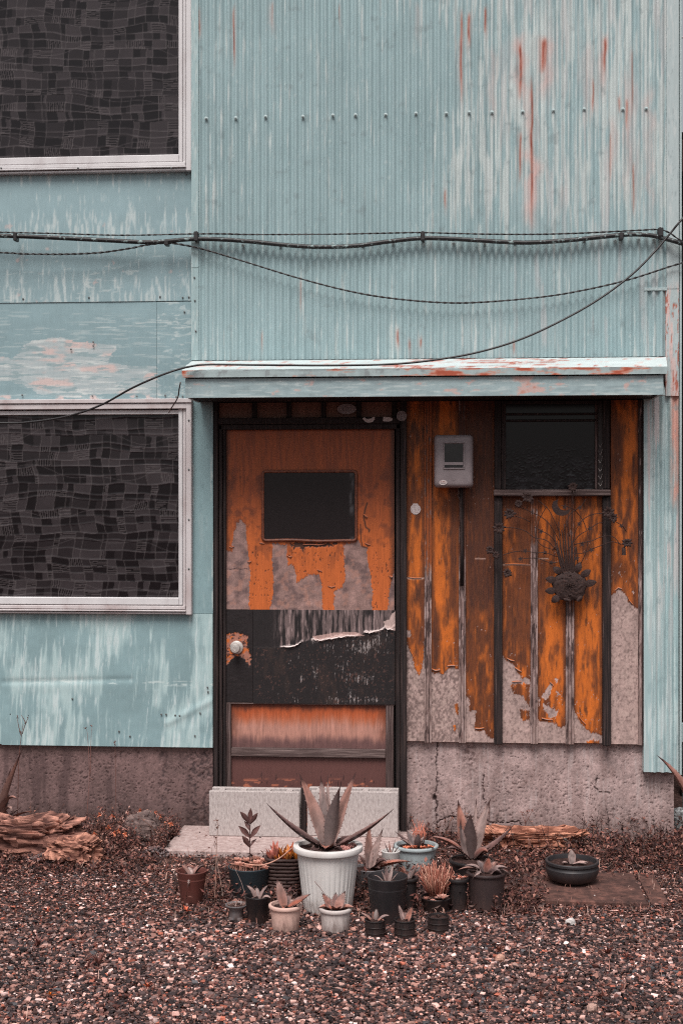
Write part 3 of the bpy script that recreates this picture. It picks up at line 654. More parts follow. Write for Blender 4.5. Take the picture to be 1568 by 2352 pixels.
def paint_board(vx, vy, X, Z):
    zx, zy = zx2(vx), zy2(vy); n = len(vx)
    c = flat((37, 32, 33), n)
    wx = zx+5*(fbm(zx/8, zy/8, 641)-.5)
    yl = np.interp(wx, [p_[0] for p_ in BTOP], [p_[1] for p_ in BTOP])+14*(fbm(zx/9, zy*0, 643)-.5)+6*(fbm(zx/3, zy*0, 644)-.5)
    above = ss(-2, 2, yl-zy)
    s1 = fbm(zx/13, zy/120, 645, 4); s2 = fbm(zx/4, zy/50, 647, 3); big = fbm(zx/60, zy/130, 649)
    am = ss(.32, .62, s1+.45*(big-.5))*ss(370, 470, zx)
    c = mixc(c, np.array((140, 118, 116.)), above*am*(.72+.5*(s2-.5))); c = mixc(c, np.array((176, 152, 150.)), above*ss(.6, .72, s2)*am*.7)
    c = mixc(c, np.array((60, 46, 42.)), (1-above)*ss(.5, .7, big)*.5)
    rough = ss(.62, .80, .6*fbm(zx/4.0, zy/70, 651, 4)+.4*fbm(zx/3.0, zy/8, 654, 3)+.50*(fbm(zx/70, zy/60, 652, 3)-.5)+.10*ss(640, 800, zx)*np.exp(-((zy-1470)/90)**2)+.05*np.exp(-((zy-1735)/25)**2)-.10*ss(620, 400, zx)-.04)
    c = mixc(c, np.array((196, 184, 182.)), (1-above)*rough*.75*ss(300, 380, zx))
    c = mixc(c, np.array((150, 98, 84.)), (1-above)*.6*ss(.66, .74, fbm(zx/8, zy/12, 653)+.1*np.exp(-(((zx-850)/120)**2+((zy-1600)/50)**2)))*.6)
    ts = ss(420, 450, zx)*((zx < 560) | (zx > 605) & (zx < 870) | (zx > 900))*(.55+.45*(zx > 605))
    tear = ss(0, 2.5, yl+3-zy)*ss(0, 3, zy-(yl-9-5*fbm(zx/14, zy*0, 655)))*ts
    c = mixc(c, np.array((214, 196, 192.)), tear)
    corner = inpoly(wx, zy, [(1010, 1300), (1040, 1290), (1055, 1260), (1080, 1240), (1080, 1350), (1050, 1350), (1015, 1340)]); c = mixc(c, np.array((190, 164, 158.)), corner*.95)
    gl = inpoly(zx+10*(fbm(zx/9, zy/9, 657)-.5), zy, [(610, 1385), (740, 1362), (860, 1360), (900, 1380), (740, 1395), (640, 1412)]); c = mixc(c, np.array((196, 160, 152.)), gl*.8)
    d = .0022*tear-.0006*above+.0008*(fbm(zx/50, zy/50, 659)-.5)
    return c, d
panel('kick_board', (xd(582), xd(907), zd(1615), zd(1400)), Y_DOOR-.006, (.0027, .0027), paint_board, M['board'], door, .01)
def paint_lock(vx, vy, X, Z):
    zx, zy = zx2(vx), zy2(vy); n = len(vx)
    c = flat((36, 30, 31), n)*(1+.3*(fbm(zx/30, zy/14, 661)-.5))[:, None]
    wx = zx+26*(fbm(zx/16, zy/10, 663)-.5); wy = zy+16*(fbm(zx/10, zy/10, 665)-.5)
    a = inpoly(wx, wy, [(120, 1372), (190, 1362), (255, 1380), (252, 1420), (270, 1500), (262, 1560), (245, 1530), (225, 1500), (185, 1490), (150, 1530), (120, 1560)])
    c = mixc(c, np.array((176, 118, 100.)), a*.9); c = mixc(c, np.array((196, 104, 54.)), a*ss(.5, .6, fbm(zx/18, zy/18, 667)))
    c = mixc(c, np.array((52, 36, 36.)), a*ss(.55, .64, fbm(zx/12, zy/9, 669))*.85)
    return c, .0016*(1-a)+.001*(fbm(zx/20, zy/12, 671)-.5)
panel('lock_board', (xd(517), xd(581.2), zd(1613), zd(1400.5)), Y_DOOR-.003, (.0028, .0028), paint_lock, M['board'], door, .01)
def paint_lowp(vx, vy, X, Z):
    zx, zy = zx2(vx), zy2(vy); n = len(vx)
    st = fbm(zx/5, zy/70, 681, 4); y = zy+46*(fbm(zx/40, zy/200, 683)-.5)+30*(fbm(zx/8, zy/60, 684)-.5)
    c = flat((168, 82, 48), n); c = mixc(c, np.array((176, 126, 112.)), ss(1800, 1900, y)); c = mixc(c, np.array((84, 48, 38.)), ss(60, 0, np.minimum(zx-160, 1020-zx)+40*(fbm(zx/12, zy/30, 686)-.5))*.55); c = mixc(c, np.array((92, 66, 66.)), ss(1925, 1985, y+20*(fbm(zx/60, zy*0, 685)-.5))*.85)
    c = mixc(c, np.array((92, 48, 36.)), ss(1806, 1766, y)*.75)
    c *= (1+.3*(st-.5))[:, None]
    c = mixc(c, np.array((94, 60, 56.)), ss(2050, 2070, zy)*.85); c = mixc(c, np.array((188, 112, 86.)), ss(.6, .68, fbm(zx/50, zy/18, 687))*ss(2170, 2190, zy)*.8)
    c = mixc(c, np.array((48, 34, 34.)), ss(.72, .78, fbm(zx/3, zy/40, 689))*ss(2100, 2180, zy))
    return c, .0008*(st-.5)
panel('lower_panel', (xd(530), xd(887), zd(1718), zd(1616)), Y_DOOR+.010, (.004, .004), paint_lowp, M['veneer'], door, .02)
panel('lower_panel', (xd(530), xd(887), .02, zd(1737)), Y_DOOR+.012, (.004, .004), paint_lowp, M['veneer'], door, .02)
b = MB(); b.box(xd(516.6), xd(531), -.002, .034, .02, zd(1616), .003); b.build('stile', M['greywood'], door)
b = MB(); b.box(xd(885.4), xd(904), -.002, .034, .02, zd(1615.5), .003); b.build('stile', M['greywood'], door)
b = MB(); b.box(xd(531.4), xd(885), -.004, .034, zd(1739), zd(1718.4), .003); b.build('rail', M['greywood_h'], door)
b = MB(); b.box(xd(517), xd(906), -.003, .010, zd(1617.5), zd(1614.6), .001); b.build('rail', M['greywood_h'], door)
# door light with its rounded bead
gx0, gx1, gz0, gz1 = xd(604), xd(818), zd(1241), zd(1082)
def paint_dpane(vx, vy, X, Z):
    n = len(vx); c = flat((40, 35, 36), n); s = ss(800, 806, vx)*ss(815, 809, vx)*ss(.35, .6, fbm(vx/6, vy/26, 691))
    return mixc(c, np.array((92, 90, 92.)), s*.8), 0*vx
panel('door_pane', (gx0, gx1, gz0, gz1), Y_DOOR-.003, (.008, .008), paint_dpane, M['pane'], door, .01)
cr_ = .014; cen = [(gx1-cr_, gz1-cr_, 0), (gx0+cr_, gz1-cr_, 90), (gx0+cr_, gz0+cr_, 180), (gx1-cr_, gz0+cr_, 270)]
loop = []
for (cx_, cz_, a0) in cen:
    for k in range(7): q = R(a0+15*k); loop.append(Vector((cx_+cr_*math.cos(q), Y_DOOR-.004, cz_+cr_*math.sin(q))))
    if a0 == 180:
        for k in range(1, 20): t = k/20; loop.append(Vector((gx0+cr_+(gx1-gx0-2*cr_)*t, Y_DOOR-.004, gz0+.003*math.sin(t*math.pi*2.3)*math.sin(t*math.pi))))
loop.append(loop[0])
b = MB(); b.tube(loop, .0068, 8, cap=False); M['bead'] = mat_ramp('brown_rubber_bead', [(.3, (84, 46, 36)), (.7, (130, 74, 52))], (60,)*3, .5); b.build('pane_bead', M['bead'], door, smooth=True)
# lifted flakes of veneer and paint
def flake(parent, pts, conv, y, h, curl, col, under, name, mat):
    pts = [conv(*q_) for q_ in pts]; n_ = len(pts); vs = []; cs = []; fs = []; m_ = 5
    for k_, (a_, c_) in enumerate(pts):
        q_ = P(a_, c_, y); e_ = math.sin(math.pi*(k_+.5)/n_)**.5*random.uniform(.7, 1.2)
        for j_ in range(m_+1):
            an = curl*j_/m_; rr_ = h*e_/max(curl, .1)
            vs.append((q_.x+random.uniform(-.0004, .0004), q_.y-.0012-rr_*(1-math.cos(an)), q_.z-rr_*math.sin(an))); cs.append(col if j_ < 3 else under)
    n1 = len(vs); vs += [(v_[0], v_[1]+.0008, v_[2]) for v_ in vs]; cs += cs
    for k_ in range(n_-1):
        for j_ in range(m_):
            i0 = k_*(m_+1)+j_; q4 = [i0, i0+1, i0+m_+2, i0+m_+1]; fs += [q4, [n1+t_ for t_ in q4[::-1]]]
    return mk(name, vs, fs, mat, parent, cols=L1(np.array(cs, float)), smooth=True)
c2 = lambda a_, c_: (465+a_*.41175, 891.2+c_*.41175)
c4 = lambda a_, c_: (904.1+a_*.42338, 1259.3+c_*.42338)
WT = (216, 200, 196)
for seg in ([(435, 1440), (470, 1436), (515, 1434), (550, 1414)], [(615, 1398), (640, 1402), (680, 1398), (720, 1392), (760, 1384), (810, 1380), (865, 1380)], [(905, 1356), (930, 1360), (965, 1352), (1005, 1344)], [(1014, 1330), (1035, 1340), (1062, 1342)]):
    seg = [(seg[i_][0]+(seg[i_+1][0]-seg[i_][0])*k_/4, seg[i_][1]+(seg[i_+1][1]-seg[i_][1])*k_/4+random.uniform(-3, 3)) for i_ in range(len(seg)-1) for k_ in range(4)]+[seg[-1]]
    flake(door, seg, c2, Y_DOOR-.008, .0085, 1.9, WT, (186, 168, 164), 'torn_strip', M['veneer'])
for seg, h_ in (([(898, 700), (908, 705), (920, 712)], .022), ([(318, 860), (332, 858), (346, 866)], .012), ([(905, 860), (920, 864), (936, 872)], .014), ([(470, 930), (486, 935), (500, 934)], .012), ([(640, 1010), (655, 1012), (668, 1020)], .014), ([(1040, 1040), (1050, 1046), (1060, 1044)], .02), ([(150, 880), (164, 884), (176, 880)], .012), ([(560, 872), (600, 868), (650, 870), (690, 866)], .010), ([(700, 1100), (720, 1106), (740, 1102)], .012), ([(250, 960), (262, 964), (274, 960)], .016)):
    flake(door, seg, c2, Y_DOOR, h_*.6, 1.1, (176, 90, 46), (96, 62, 50), 'veneer_flake', M['veneer'])
# knob
kq = P(543.2, 1486.6, Y_DOOR-.01); b = MB()
b.lathe([(.0295, 0), (.029, .004), (.024, .006), (.012, .007), (.0115, .022), (.018, .027), (.0225, .036), (.0225, .042), (.019, .047), (.0185, .0475), (.008, .0485), (.0075, .0475), (.004, .0475)], 28)
b.v = [(kq.x+a, kq.y+.005-c, kq.z+b_) for a, b_, c in b.v]; b.build('knob', M['brass'], door, smooth=True, sharp=35)
# posts, lintel, transom
yp = -.045
b = MB(); b.box(xd(491, yp), xd(500.5, yp), yp, .05, 0.0, zd(920, yp), .003); b.build('door_post', M['darkwood'], house)
b = MB(); b.box(xd(501, yp), xd(509, yp), yp+.016, .05, 0.0, zd(975), .003); b.box(xd(509, yp), xd(516.6, yp), yp+.030, .05, 0, zd(975), .003); b.build('door_stop', M['darkwood'], house)
b = MB(); b.box(xd(919.5, yp), xd(933.5, yp), yp-.004, .05, 0.0, zd(905, yp), .003); b.build('door_post', M['darkwood'], house)
b = MB(); b.box(xd(908.4, yp), xd(919, yp), yp+.016, .05, 0.0, zd(975), .003); b.build('door_stop', M['darkwood'], house)
b = MB(); b.box(xd(501, yp), xd(919, yp), yp+.004, .05, zd(973, yp), zd(958, yp), .003); b.box(xd(501, yp), xd(919, yp), yp+.016, .05, zd(985, yp), zd(973.4, yp), .002); b.build('lintel', M['darkwood'], house)
zt0, zt1 = zd(957.6, yp), zc(909)+.004
for (a, c) in ((501, 579.5), (580, 658.5), (659, 738), (738.5, 818.5), (819, 919)):
    b = MB(); b.box(xd(a, -.01), xd(c, -.01), -.012, .05, zt0, zt1, .001); b.build('transom_panel', M['transom'], house)
for vx in (584, 663.5, 742.5, 823.5, 905):
    b = MB(); b.box(xd(vx-5.5, -.03), xd(vx+5.5, -.03), -.030, -.0125, zt0, zt1, .002); b.build('transom_bar', M['darkwood'], house)
# stickers over the door
def disc(name, vx, vy, y, rx, rz, mat, parent, n=28, fn=None, th=.0012):
    q = P(vx, vy, y); s = 1/F*depth(q); pts = []
    for k in range(n):
        a = 2*math.pi*k/n; r = fn(a) if fn else 1; pts.append((q.x+rx*s*r*math.cos(a), q.z+rz*s*r*math.sin(a)))
    b = MB(); b.poly(pts, y-th, y); return b.build(name, mat, parent)
def vpoly(name, pts, y, mat, parent, th=.0012):
    b = MB(); b.poly([(P(a, c, y).x, P(a, c, y).z) for a, c in pts], y-th, y); return b.build(name, mat, parent)
disc('sticker', 796, 939, -.0310, 22, 12, M['dimsticker'], house)['label'] = 'faded grey oval sticker above the door'
vpoly('sticker', [(832, 961), (836, 958), (842, 962), (852, 961), (857, 957), (860.5, 958), (860, 963), (856, 968), (850, 970), (843, 970), (837, 967)], -.0415, M['sticker'], house)['label'] = 'torn crescent of white sticker on the lintel'
vpoly('sticker', [(880, 957), (889, 957.5), (899, 959), (901.5, 961.5), (899, 966), (893, 968), (879, 967)], -.0415, M['sticker'], house)['label'] = 'half of a white sticker on the lintel'
b = MB(); q = P(922, 955, yp); b.lathe([(.0225, 0), (.022, .004), (.018, .005), (.0175, .003), (.012, .003), (.0115, .005), (.006, .005), (.0055, .003)], 24, c=(0, 0, 0)); b.v = [(q.x+a, yp-.004-c, q.z+b_) for a, b_, c in b.v]
b.build('bell_cover', M['dimsticker'], house, smooth=True, sharp=40)['label'] = 'round dim grey slotted cover beside the lintel'
vpoly('paper_seal', [(947, 1156), (959, 1156), (959.5, 1159), (964, 1163), (966, 1170), (963, 1177), (957, 1181), (950, 1181), (944, 1176), (941.5, 1169), (943.5, 1162), (947.5, 1159)], Y_CLAD-.003, M['sticker'], house)['label'] = 'round white paper seal on the cladding'

# cladding panels, battens and posts on the right
def zx4(vx): return (vx-904.1)/.42338
def zy4(vy): return (vy-1259.3)/.42338
EDGE = {'a': [(60, 500), (95, 570), (110, 640), (140, 690), (155, 640), (166, 480)], 'b': [(200, 670), (240, 675), (265, 682), (290, 650), (330, 645), (352, 662)], 'c': [(388, 780), (405, 880), (430, 890), (440, 995), (490, 985), (500, 1010), (545, 1040)],
        'd': [(586, 575), (610, 610), (650, 630), (680, 690), (742, 715)], 'e': [(778, 925), (830, 940), (880, 950), (900, 978), (932, 955)], 'f': [(973, 880), (1000, 930), (1040, 980), (1080, 1000), (1135, 1015)], 'g': [(1175, 252), (1215, 220), (1250, 245), (1270, 290), (1310, 326), (1330, 322)]}
ISL = {'d': [[(630, 740), (690, 728), (735, 735), (735, 860), (700, 800), (650, 790)], [(678, 872), (735, 880), (735, 935), (690, 928)]], 'f': [[(1040, 1050), (1070, 1035), (1112, 1045), (1112, 1062), (1040, 1062)]], 'c': [], 'b': [[(325, 845), (350, 840), (350, 910), (335, 890)], [(320, 960), (335, 955), (332, 990)]]}
HOLE = {'e': [[(800, 800), (850, 725), (862, 740), (850, 790), (820, 825)], [(805, 840), (840, 860), (885, 880), (880, 915), (840, 920), (815, 870)], [(780, 800), (790, 815), (785, 860)], [(868, 705), (890, 710), (880, 735)], [(880, 770), (905, 790), (885, 800)]],
        'g': [[(1282, 225), (1302, 232), (1295, 245)], [(1210, 128), (1228, 125), (1225, 148)]], 'c': [[(395, 800), (412, 830), (408, 870), (392, 850)], [(420, 875), (445, 880), (440, 935), (425, 930)]], 'a': [[(65, 445), (92, 440), (90, 480), (70, 478)]]}
DARK = {'a': .12, 'b': .05, 'c': .32, 'd': .22, 'e': .07, 'f': .09, 'g': .12}
SM = {'_': [], 'b': [(205, 330, 250, 670, .9), (300, -520, 350, 360, .85)], 'a': [(75, 245, 165, 305, .8), (100, 400, 160, 520, .7)], 'c': [(390, -900, 545, 360, .95), (395, 300, 440, 760, .8), (500, 480, 545, 640, .7)], 'd': [(660, -300, 742, 560, .75), (595, 400, 740, 540, .8)], 'e': [(780, 0, 830, 300, .8), (780, 300, 815, 560, .7)], 'f': [(1000, 40, 1060, 200, .3)], 'g': [(1185, -700, 1240, -380, .8), (1220, 60, 1270, 180, .7)]}
def paint_clad(key, sd):
    e = EDGE[key]
    def fn(vx, vy, X, Z):
        zx, zy = zx4(vx), zy4(vy); n = len(vx)
        base = flat((172, 146, 140), n)*(1+.30*(fbm(zx/60, zy/60, sd)-.5)+.30*(fbm(zx/7, zy/7, sd+1)-.5))[:, None]
        lowd = ss(.42, .78, fbm(zx/9, zy/11, sd+2, 5)+(.10 if key in 'ab' else -.05)); base = mixc(base, np.array((96, 78, 75.)), lowd*.7)
        base = mixc(base, np.array((192, 166, 158.)), ss(.55, .7, fbm(zx/30, zy/30, sd+3))*.5)
        o = flat((196, 102, 38), n)*(1+.16*(fbm(zx/50, zy/90, sd+4)-.5)+.10*(fbm(zx/6, zy/20, sd+5)-.5))[:, None]
        sm = ss(.46-DARK[key], .84-DARK[key], fbm(zx/26, zy/120, sd+6, 4))*.8
        for (x0, y0, x1, y1, st) in SM.get(key, []):
            wx = zx+16*(fbm(zx/20, zy/70, sd+7)-.5); wy = zy+120*(fbm(zx/14, zy/90, sd+8)-.5)
            sm = np.maximum(sm, st*ss(x0-16, x0+16, wx)*ss(x1+16, x1-16, wx)*ss(y0-70, y0+60, wy)*ss(y1+90, y1-80, wy))
        sm = sm*(.7+.5*fbm(zx/5, zy/60, sd+9))
        xe = np.minimum(zx-zx.min(), zx.max()-zx); sm = np.maximum(sm, (.72)*ss(36, 2, xe+34*(fbm(zx/12, zy/80, sd+21)-.5))); o = mixc(o, np.array((74, 42, 32.)), sm)
        o = mixc(o, np.array((58, 36, 30.)), ss(.58, .80, fbm(zx/16, zy/80, sd+22, 4))*.55)
        wx = zx+14*(fbm(zx/12, zy/12, sd+10)-.5)+8*(fbm(zx/4, zy/4, sd+11)-.5)
        ye = np.interp(wx, [q[0] for q in e], [q[1] for q in e])+26*(fbm(zx/13, zy*0+zy/30, sd+12)-.5)+12*(fbm(zx/4, zy/6, sd+13)-.5)
        wy = zy+18*(fbm(zx/10, zy/10, sd+14)-.5)+9*(fbm(zx/3, zy/3, sd+20)-.5)
        pm = zy < ye
        for q in ISL.get(key, []): pm |= inpoly(wx, wy, q)
        for q in HOLE.get(key, []): pm &= ~inpoly(wx, wy, q)
        near = ss(260, 0, ye-zy)
        pm &= ~(fbm(zx/9, zy/9, sd+15, 3) > (.86-.08*near))
        edge = np.abs(zy-ye) < 6
        c = np.where(pm[:, None], o, base)
        c = mixc(c, np.array((92, 46, 28.)), (edge & pm)*.55)
        ln = np.zeros(n)
        for (x0, x1, y0) in (((588, 740, 88), (780, 840, 55)) if key in 'de' else ((440, 496, 54),) if key == 'c' else ((65, 165, 160), (75, 160, 165)) if key == 'a' else ()):
            ln = np.maximum(ln, ((zx > x0) & (zx < x1))*np.exp(-((zy-y0-4*(fbm(zx/12, zx*0, sd+16)-.5))/3.2)**2))
        c = mixc(c, np.array((190, 160, 150.)), ln*.9)
        c = mixc(c, np.array((88, 48, 36.)), ((fbm(zx/3, zy/3, sd+17, 2) > .86) & pm)*.7)
        d = np.where(pm, .0012+.0007*(fbm(zx/40, zy/40, sd+18)-.5), 0)+.0006*(fbm(zx/5, zy/5, sd+19)-.5)-.0012*ln
        return c, d
    return fn
zcl = lambda vy, vx=1200: P(vx, vy, Y_CLAD).z
PAN = {'a': (932, 976), 'b': (988, 1055), 'c': (1067, 1136), 'd': (1151, 1219.5), 'e': (1232, 1300), 'f': (1315, 1384), 'g': (1401, 1467)}
zb_ = P(1200, 1705, Y_CLAD).z
for k, (key, (a, c)) in enumerate(PAN.items()):
    zt = zcl(1139.5) if key in 'def' else zc(909)+.004
    panel('cladding_panel', (P(a, 1400, Y_CLAD).x, P(c, 1400, Y_CLAD).x, zb_+random.uniform(-.002, .002), zt), Y_CLAD+random.uniform(-.001, .001), (.0026, .0036), paint_clad(key, 700+40*k), M['paint_clad'], house, .02)
def paint_batten(sd, top, dark):
    def fn(vx, vy, X, Z):
        zy = zy4(vy); n = len(vx); u = vx
        c = flat((124, 100, 96), n)*(1+.35*(fbm(u/3, vy/24, sd)-.5))[:, None]
        c = mixc(c, np.array((178, 154, 150.)), ss(.52, .62, fbm(u/4, vy/22, sd+1))*.8)
        c = mixc(c, np.array((52, 38, 37.)), ss(.54, .62, fbm(u/2.6, vy/40, sd+2))*.85)
        pm = ss(60, -60, zy-top+260*(fbm(u/6, vy/40, sd+3)-.5))
        c = mixc(c, np.array(dark, float), pm*ss(.30, .42, fbm(u/4, vy/24, sd+4)))
        low = ss(560, 760, zy); c = mixc(c, np.array((160, 136, 130.)), low*ss(.35, .5, fbm(u/5, vy/26, sd+5))*.6)
        vc = (u.min()+u.max())/2; d = .002*np.exp(-((np.abs(u-vc)-3.2)/1.4)**2)*-1+.0012*(fbm(u/3, vy/16, sd+6)-.5)
        c = mixc(c, np.array((48, 34, 32.)), np.exp(-((np.abs(u-vc)-3.4)/1.0)**2)*.6)
        return c, d
    return fn
for k, (a, c, top, tw, dk) in enumerate(((974, 990, 120, False, (150, 78, 40)), (1053, 1069, 60, False, (92, 52, 38)), (1217.5, 1234, -60, True, (120, 66, 40)), (1298, 1317, 260, True, (128, 70, 42)))):
    zt = zcl(1139.5) if tw else zc(909)+.003
    panel('batten', (P(a, 1400, -.03).x, P(c, 1400, -.03).x, zb_-.003, zt), Y_CLAD-.010, (.0028, .005), paint_batten(1000+30*k, top, dk), M['paint_clad'], house, .009)
panel('batten', (P(1464.5, 1400, -.03).x, P(1474.5, 1400, -.03).x, zb_-.003, zc(909)+.003), Y_CLAD-.008, (.0028, .005), paint_batten(1150, 40, (64, 46, 42)), M['paint_clad'], house, .009)
for (a, c, vy) in ((1134, 1153, 1141), (1383, 1402.5, 1141)):
    b = MB(); b.box(P(a, 1400, -.05).x, P(c, 1400, -.05).x, -.048, .012, zb_-.006, P(1200, vy, -.05).z, .003); b.build('timber_post', M['darkwood'], house)
b = MB(); b.box(P(1474.5, 1400, -.04).x, P(1480, 1400, -.04).x, -.040, .012, zb_-.004, zc(909)+.003, .002); b.build('timber_post', M['darkwood'], house)
for seg, h_ in (([(205, 650), (225, 656), (250, 654)], .010), ([(290, 632), (310, 628), (332, 630)], .010), ([(440, 970), (465, 972), (488, 968)], .012), ([(610, 590), (632, 600), (652, 606)], .011), ([(655, 640), (675, 652), (690, 664)], .012), ([(640, 720), (665, 716), (690, 718)], .009), ([(800, 915), (830, 922), (860, 926)], .010), ([(1000, 905), (1020, 930), (1040, 950)], .010), ([(1195, 225), (1215, 206), (1235, 214)], .010), ([(1262, 250), (1275, 276), (1292, 296)], .012), ([(75, 152), (110, 156), (150, 158)], .008), ([(600, 82), (650, 80), (735, 84)], .007), ([(85, 545), (100, 570), (112, 600)], .010), ([(845, 720), (858, 730), (866, 745)], .008)):
    flake(house, seg, c4, Y_CLAD-.0015, h_*.7, 1.1, (186, 96, 38), (140, 110, 100), 'paint_flake', M['paint_clad'])
# small window
yw = -.052; xw = lambda vx, y=yw: P(vx, 1040, y).x; zz = lambda vy, y=yw: P(1265, vy, y).z
b = MB(); b.box(xw(1134.5), xw(1150), yw, .012, zz(1123), zc(909)+.003, .003); b.box(xw(1150.4), xw(1161.5), yw+.014, .012, zz(1123), zc(909)+.003, .002)
b.box(xw(1383), xw(1399), yw, .012, zz(1123), zc(909)+.003, .003); b.box(xw(1150), xw(1383), yw+.004, .012, zz(927), zc(909)+.003, .003)
sw = b.build('small_window', M['darkwood'], house)
b = MB(); b.box(xw(1132.5), xw(1400.5), yw-.016, .012, zz(1139.3), zz(1124), .004); b.build('sill', M['greywood_h'], sw)
for vy in (947, 962):
    b = MB(); b.box(xw(1162), xw(1371), yw+.014, .010, zz(vy+5), zz(vy), .002); b.build('louvre_bar', M['darkwood'], sw)
b = MB(); b.box(xw(1366), xw(1373), yw+.018, .012, zz(1123), zz(927.5), .002); b.build('stile', M['greywood'], sw)
def paint_wavy(vx, vy, X, Z):
    n = len(vx); c = flat((46, 36, 35), n)*(1+.4*(fbm(vx/2, vy/30, 901)-.5))[:, None]
    w = np.abs(((vy*.055+.28*np.sin(vx*.55+1)+.9*fbm(vx/14, vy/40, 903)+vx*.05) % 1)-.5)
    m = ss(.07, .02, w)*ss(1000, 1040, vy)*ss(.3, .5, fbm(vx/8, vy/20, 905)); return mixc(c, np.array((196, 186, 182.)), m), .001*m
panel('jamb_board', (xw(1373.3), xw(1383.6), zz(1123), zz(927.5)), yw+.010, (.0018, .003), paint_wavy, M['veneer'], sw, .05)
def paint_spane(vx, vy, X, Z):
    n = len(vx); c = flat((30, 26, 28), n)
    cell = vn(vx/11, vy/10, 911); e = np.abs((vn(vx/13+.7, vy/13, 913)*4) % 1-.5); m = ss(.06, .02, e)*ss(1000, 1090, vy)
    c = mixc(c, np.array((62, 60, 64.)), ss(.5, .8, cell)*ss(1000, 1100, vy)*.4); return mixc(c, np.array((84, 80, 82.)), m*.35), .0007*m
panel('pane', (xw(1161, -.02), xw(1367, -.02), zz(1125, -.02), zz(926, -.02)), -.022, (.003, .003), paint_spane, M['pane'], sw, .005)

# ------------------------------------------------------------------ electricity meter
q = P(1041, 1060, -.09); meter = empty('electricity_meter', (q.x, Y_CLAD-.010, P(1041, 1120, -.09).z))
tag(meter, 'grey plastic electricity meter box with dark window on the orange cladding', 'meter')
sc_ = depth(q)/F; hw, hh = 44.5*sc_, 121*sc_
me_ = MB()
def rrect(w, h, r, n=6):
    out = []
    for (cx_, cz_, a0) in ((w-r, h-r, 0), (-w+r, h-r, 90), (-w+r, r, 180), (w-r, r, 270)):
        for k in range(n+1): a = R(a0+90*k/n); out.append((cx_+r*math.cos(a), cz_+r*math.sin(a)))
    return out
def shell(mb, w, h, r, layers):
    rings = []
    for (y, ins) in layers:
        rings.append([(x*(w-ins)/w, y, h/2+(z-h/2)*(h/2-ins)/(h/2)) for x, z in rrect(w, h, r)])
    n = len(rings[0]); vs = [p_ for r_ in rings for p_ in r_]; fs = []
    for i_ in range(len(rings)-1):
        for k_ in range(n): fs.append([i_*n+k_, i_*n+(k_+1) % n, (i_+1)*n+(k_+1) % n, (i_+1)*n+k_])
    fs.append(list(range((len(rings)-1)*n, len(rings)*n))); fs.append(list(range(n))[::-1]); mb.add(vs, fs); return mb
shell(me_, hw, hh, .016, [(0, .003), (-.03, .001), (-.075, 0), (-.090, .003), (-.098, .010), (-.100, .018)]); me_.build('casing', M['plasticgrey'], meter, smooth=True, sharp=40)
fz0 = (1120-1078)*sc_; fb = MB(); fw_, fh_ = 24.5*sc_, 62*sc_; t_ = .006
for (x0, x1, z0, z1) in ((-fw_, fw_, 0, t_), (-fw_, fw_, fh_-t_, fh_), (-fw_, -fw_+t_, t_, fh_-t_), (fw_-t_, fw_, t_, fh_-t_)): fb.box(x0+.001, x1+.001, -.105, -.0985, fz0+z0, fz0+z1, .0015)
fb.build('window_frame', M['plasticgrey'], meter)
fb = MB(); fb.box(-fw_+t_, fw_-t_, -.1018, -.0992, fz0+t_, fz0+fh_-t_, .0005); fb.build('window', M['meterglass'], meter)
fb = MB(); fb.box(-fw_+t_+.001, fw_-t_-.001, -.1024, -.1019, fz0+.018, fz0+.030, .0001); fb.build('dial_plate', M['plasticgrey'], meter)
fb = MB(); fb.lathe([(.0065, 0), (.006, .002), (.0035, .0022), (.003, .001)], 16); fb.v = [(a, -.0995-c, b_+(1120-1101)*sc_) for a, b_, c in fb.v]; fb.build('screw', M['plasticgrey'], meter, smooth=True, sharp=40)
pts = [(-24*sc_+9.2*sc_*math.cos(2*math.pi*k/24), 11.8*sc_+5.8*sc_*math.sin(2*math.pi*k/24)) for k in range(24)]
fb = MB(); fb.poly(pts, -.1012, -.0985); st_ = fb.build('sticker', M['sticker'], meter)
fb = MB()
for k in (-1, 0, 1): fb.box(-24*sc_+k*.006-.0015, -24*sc_+k*.006+.0015, -.1016, -.1013, 13.2*sc_-.001, 13.2*sc_+.002, .0001)
fb.build('print', M['ink'], st_)
fb = MB(); fb.box(-24*sc_-.010, -24*sc_+.010, -.1016, -.1013, 9.4*sc_, 9.4*sc_+.0012, .0001); fb.build('print', M['cable'], st_)
cz = lambda vx, vy, y=-.05: P(vx, vy, y)
o0 = Vector(meter.location)
fb = MB(); fb.tube([cz(1058, 1112, -.05)-o0, cz(1059, 1160, -.046)-o0, cz(1060, 1250, -.044)-o0, cz(1060, 1345, -.043)-o0], .008, 10); fb.build('conduit', M['darkwood'], meter, smooth=True)
fb = MB(); fb.tube([p_-o0 for p_ in spline([cz(1050, 1116), cz(1052, 1130), cz(1050, 1138), cz(1055, 1146), cz(1056, 1160), cz(1056, 1200, -.046)])], .0022, 6); fb.build('wire', M['greywood'], meter, smooth=True)

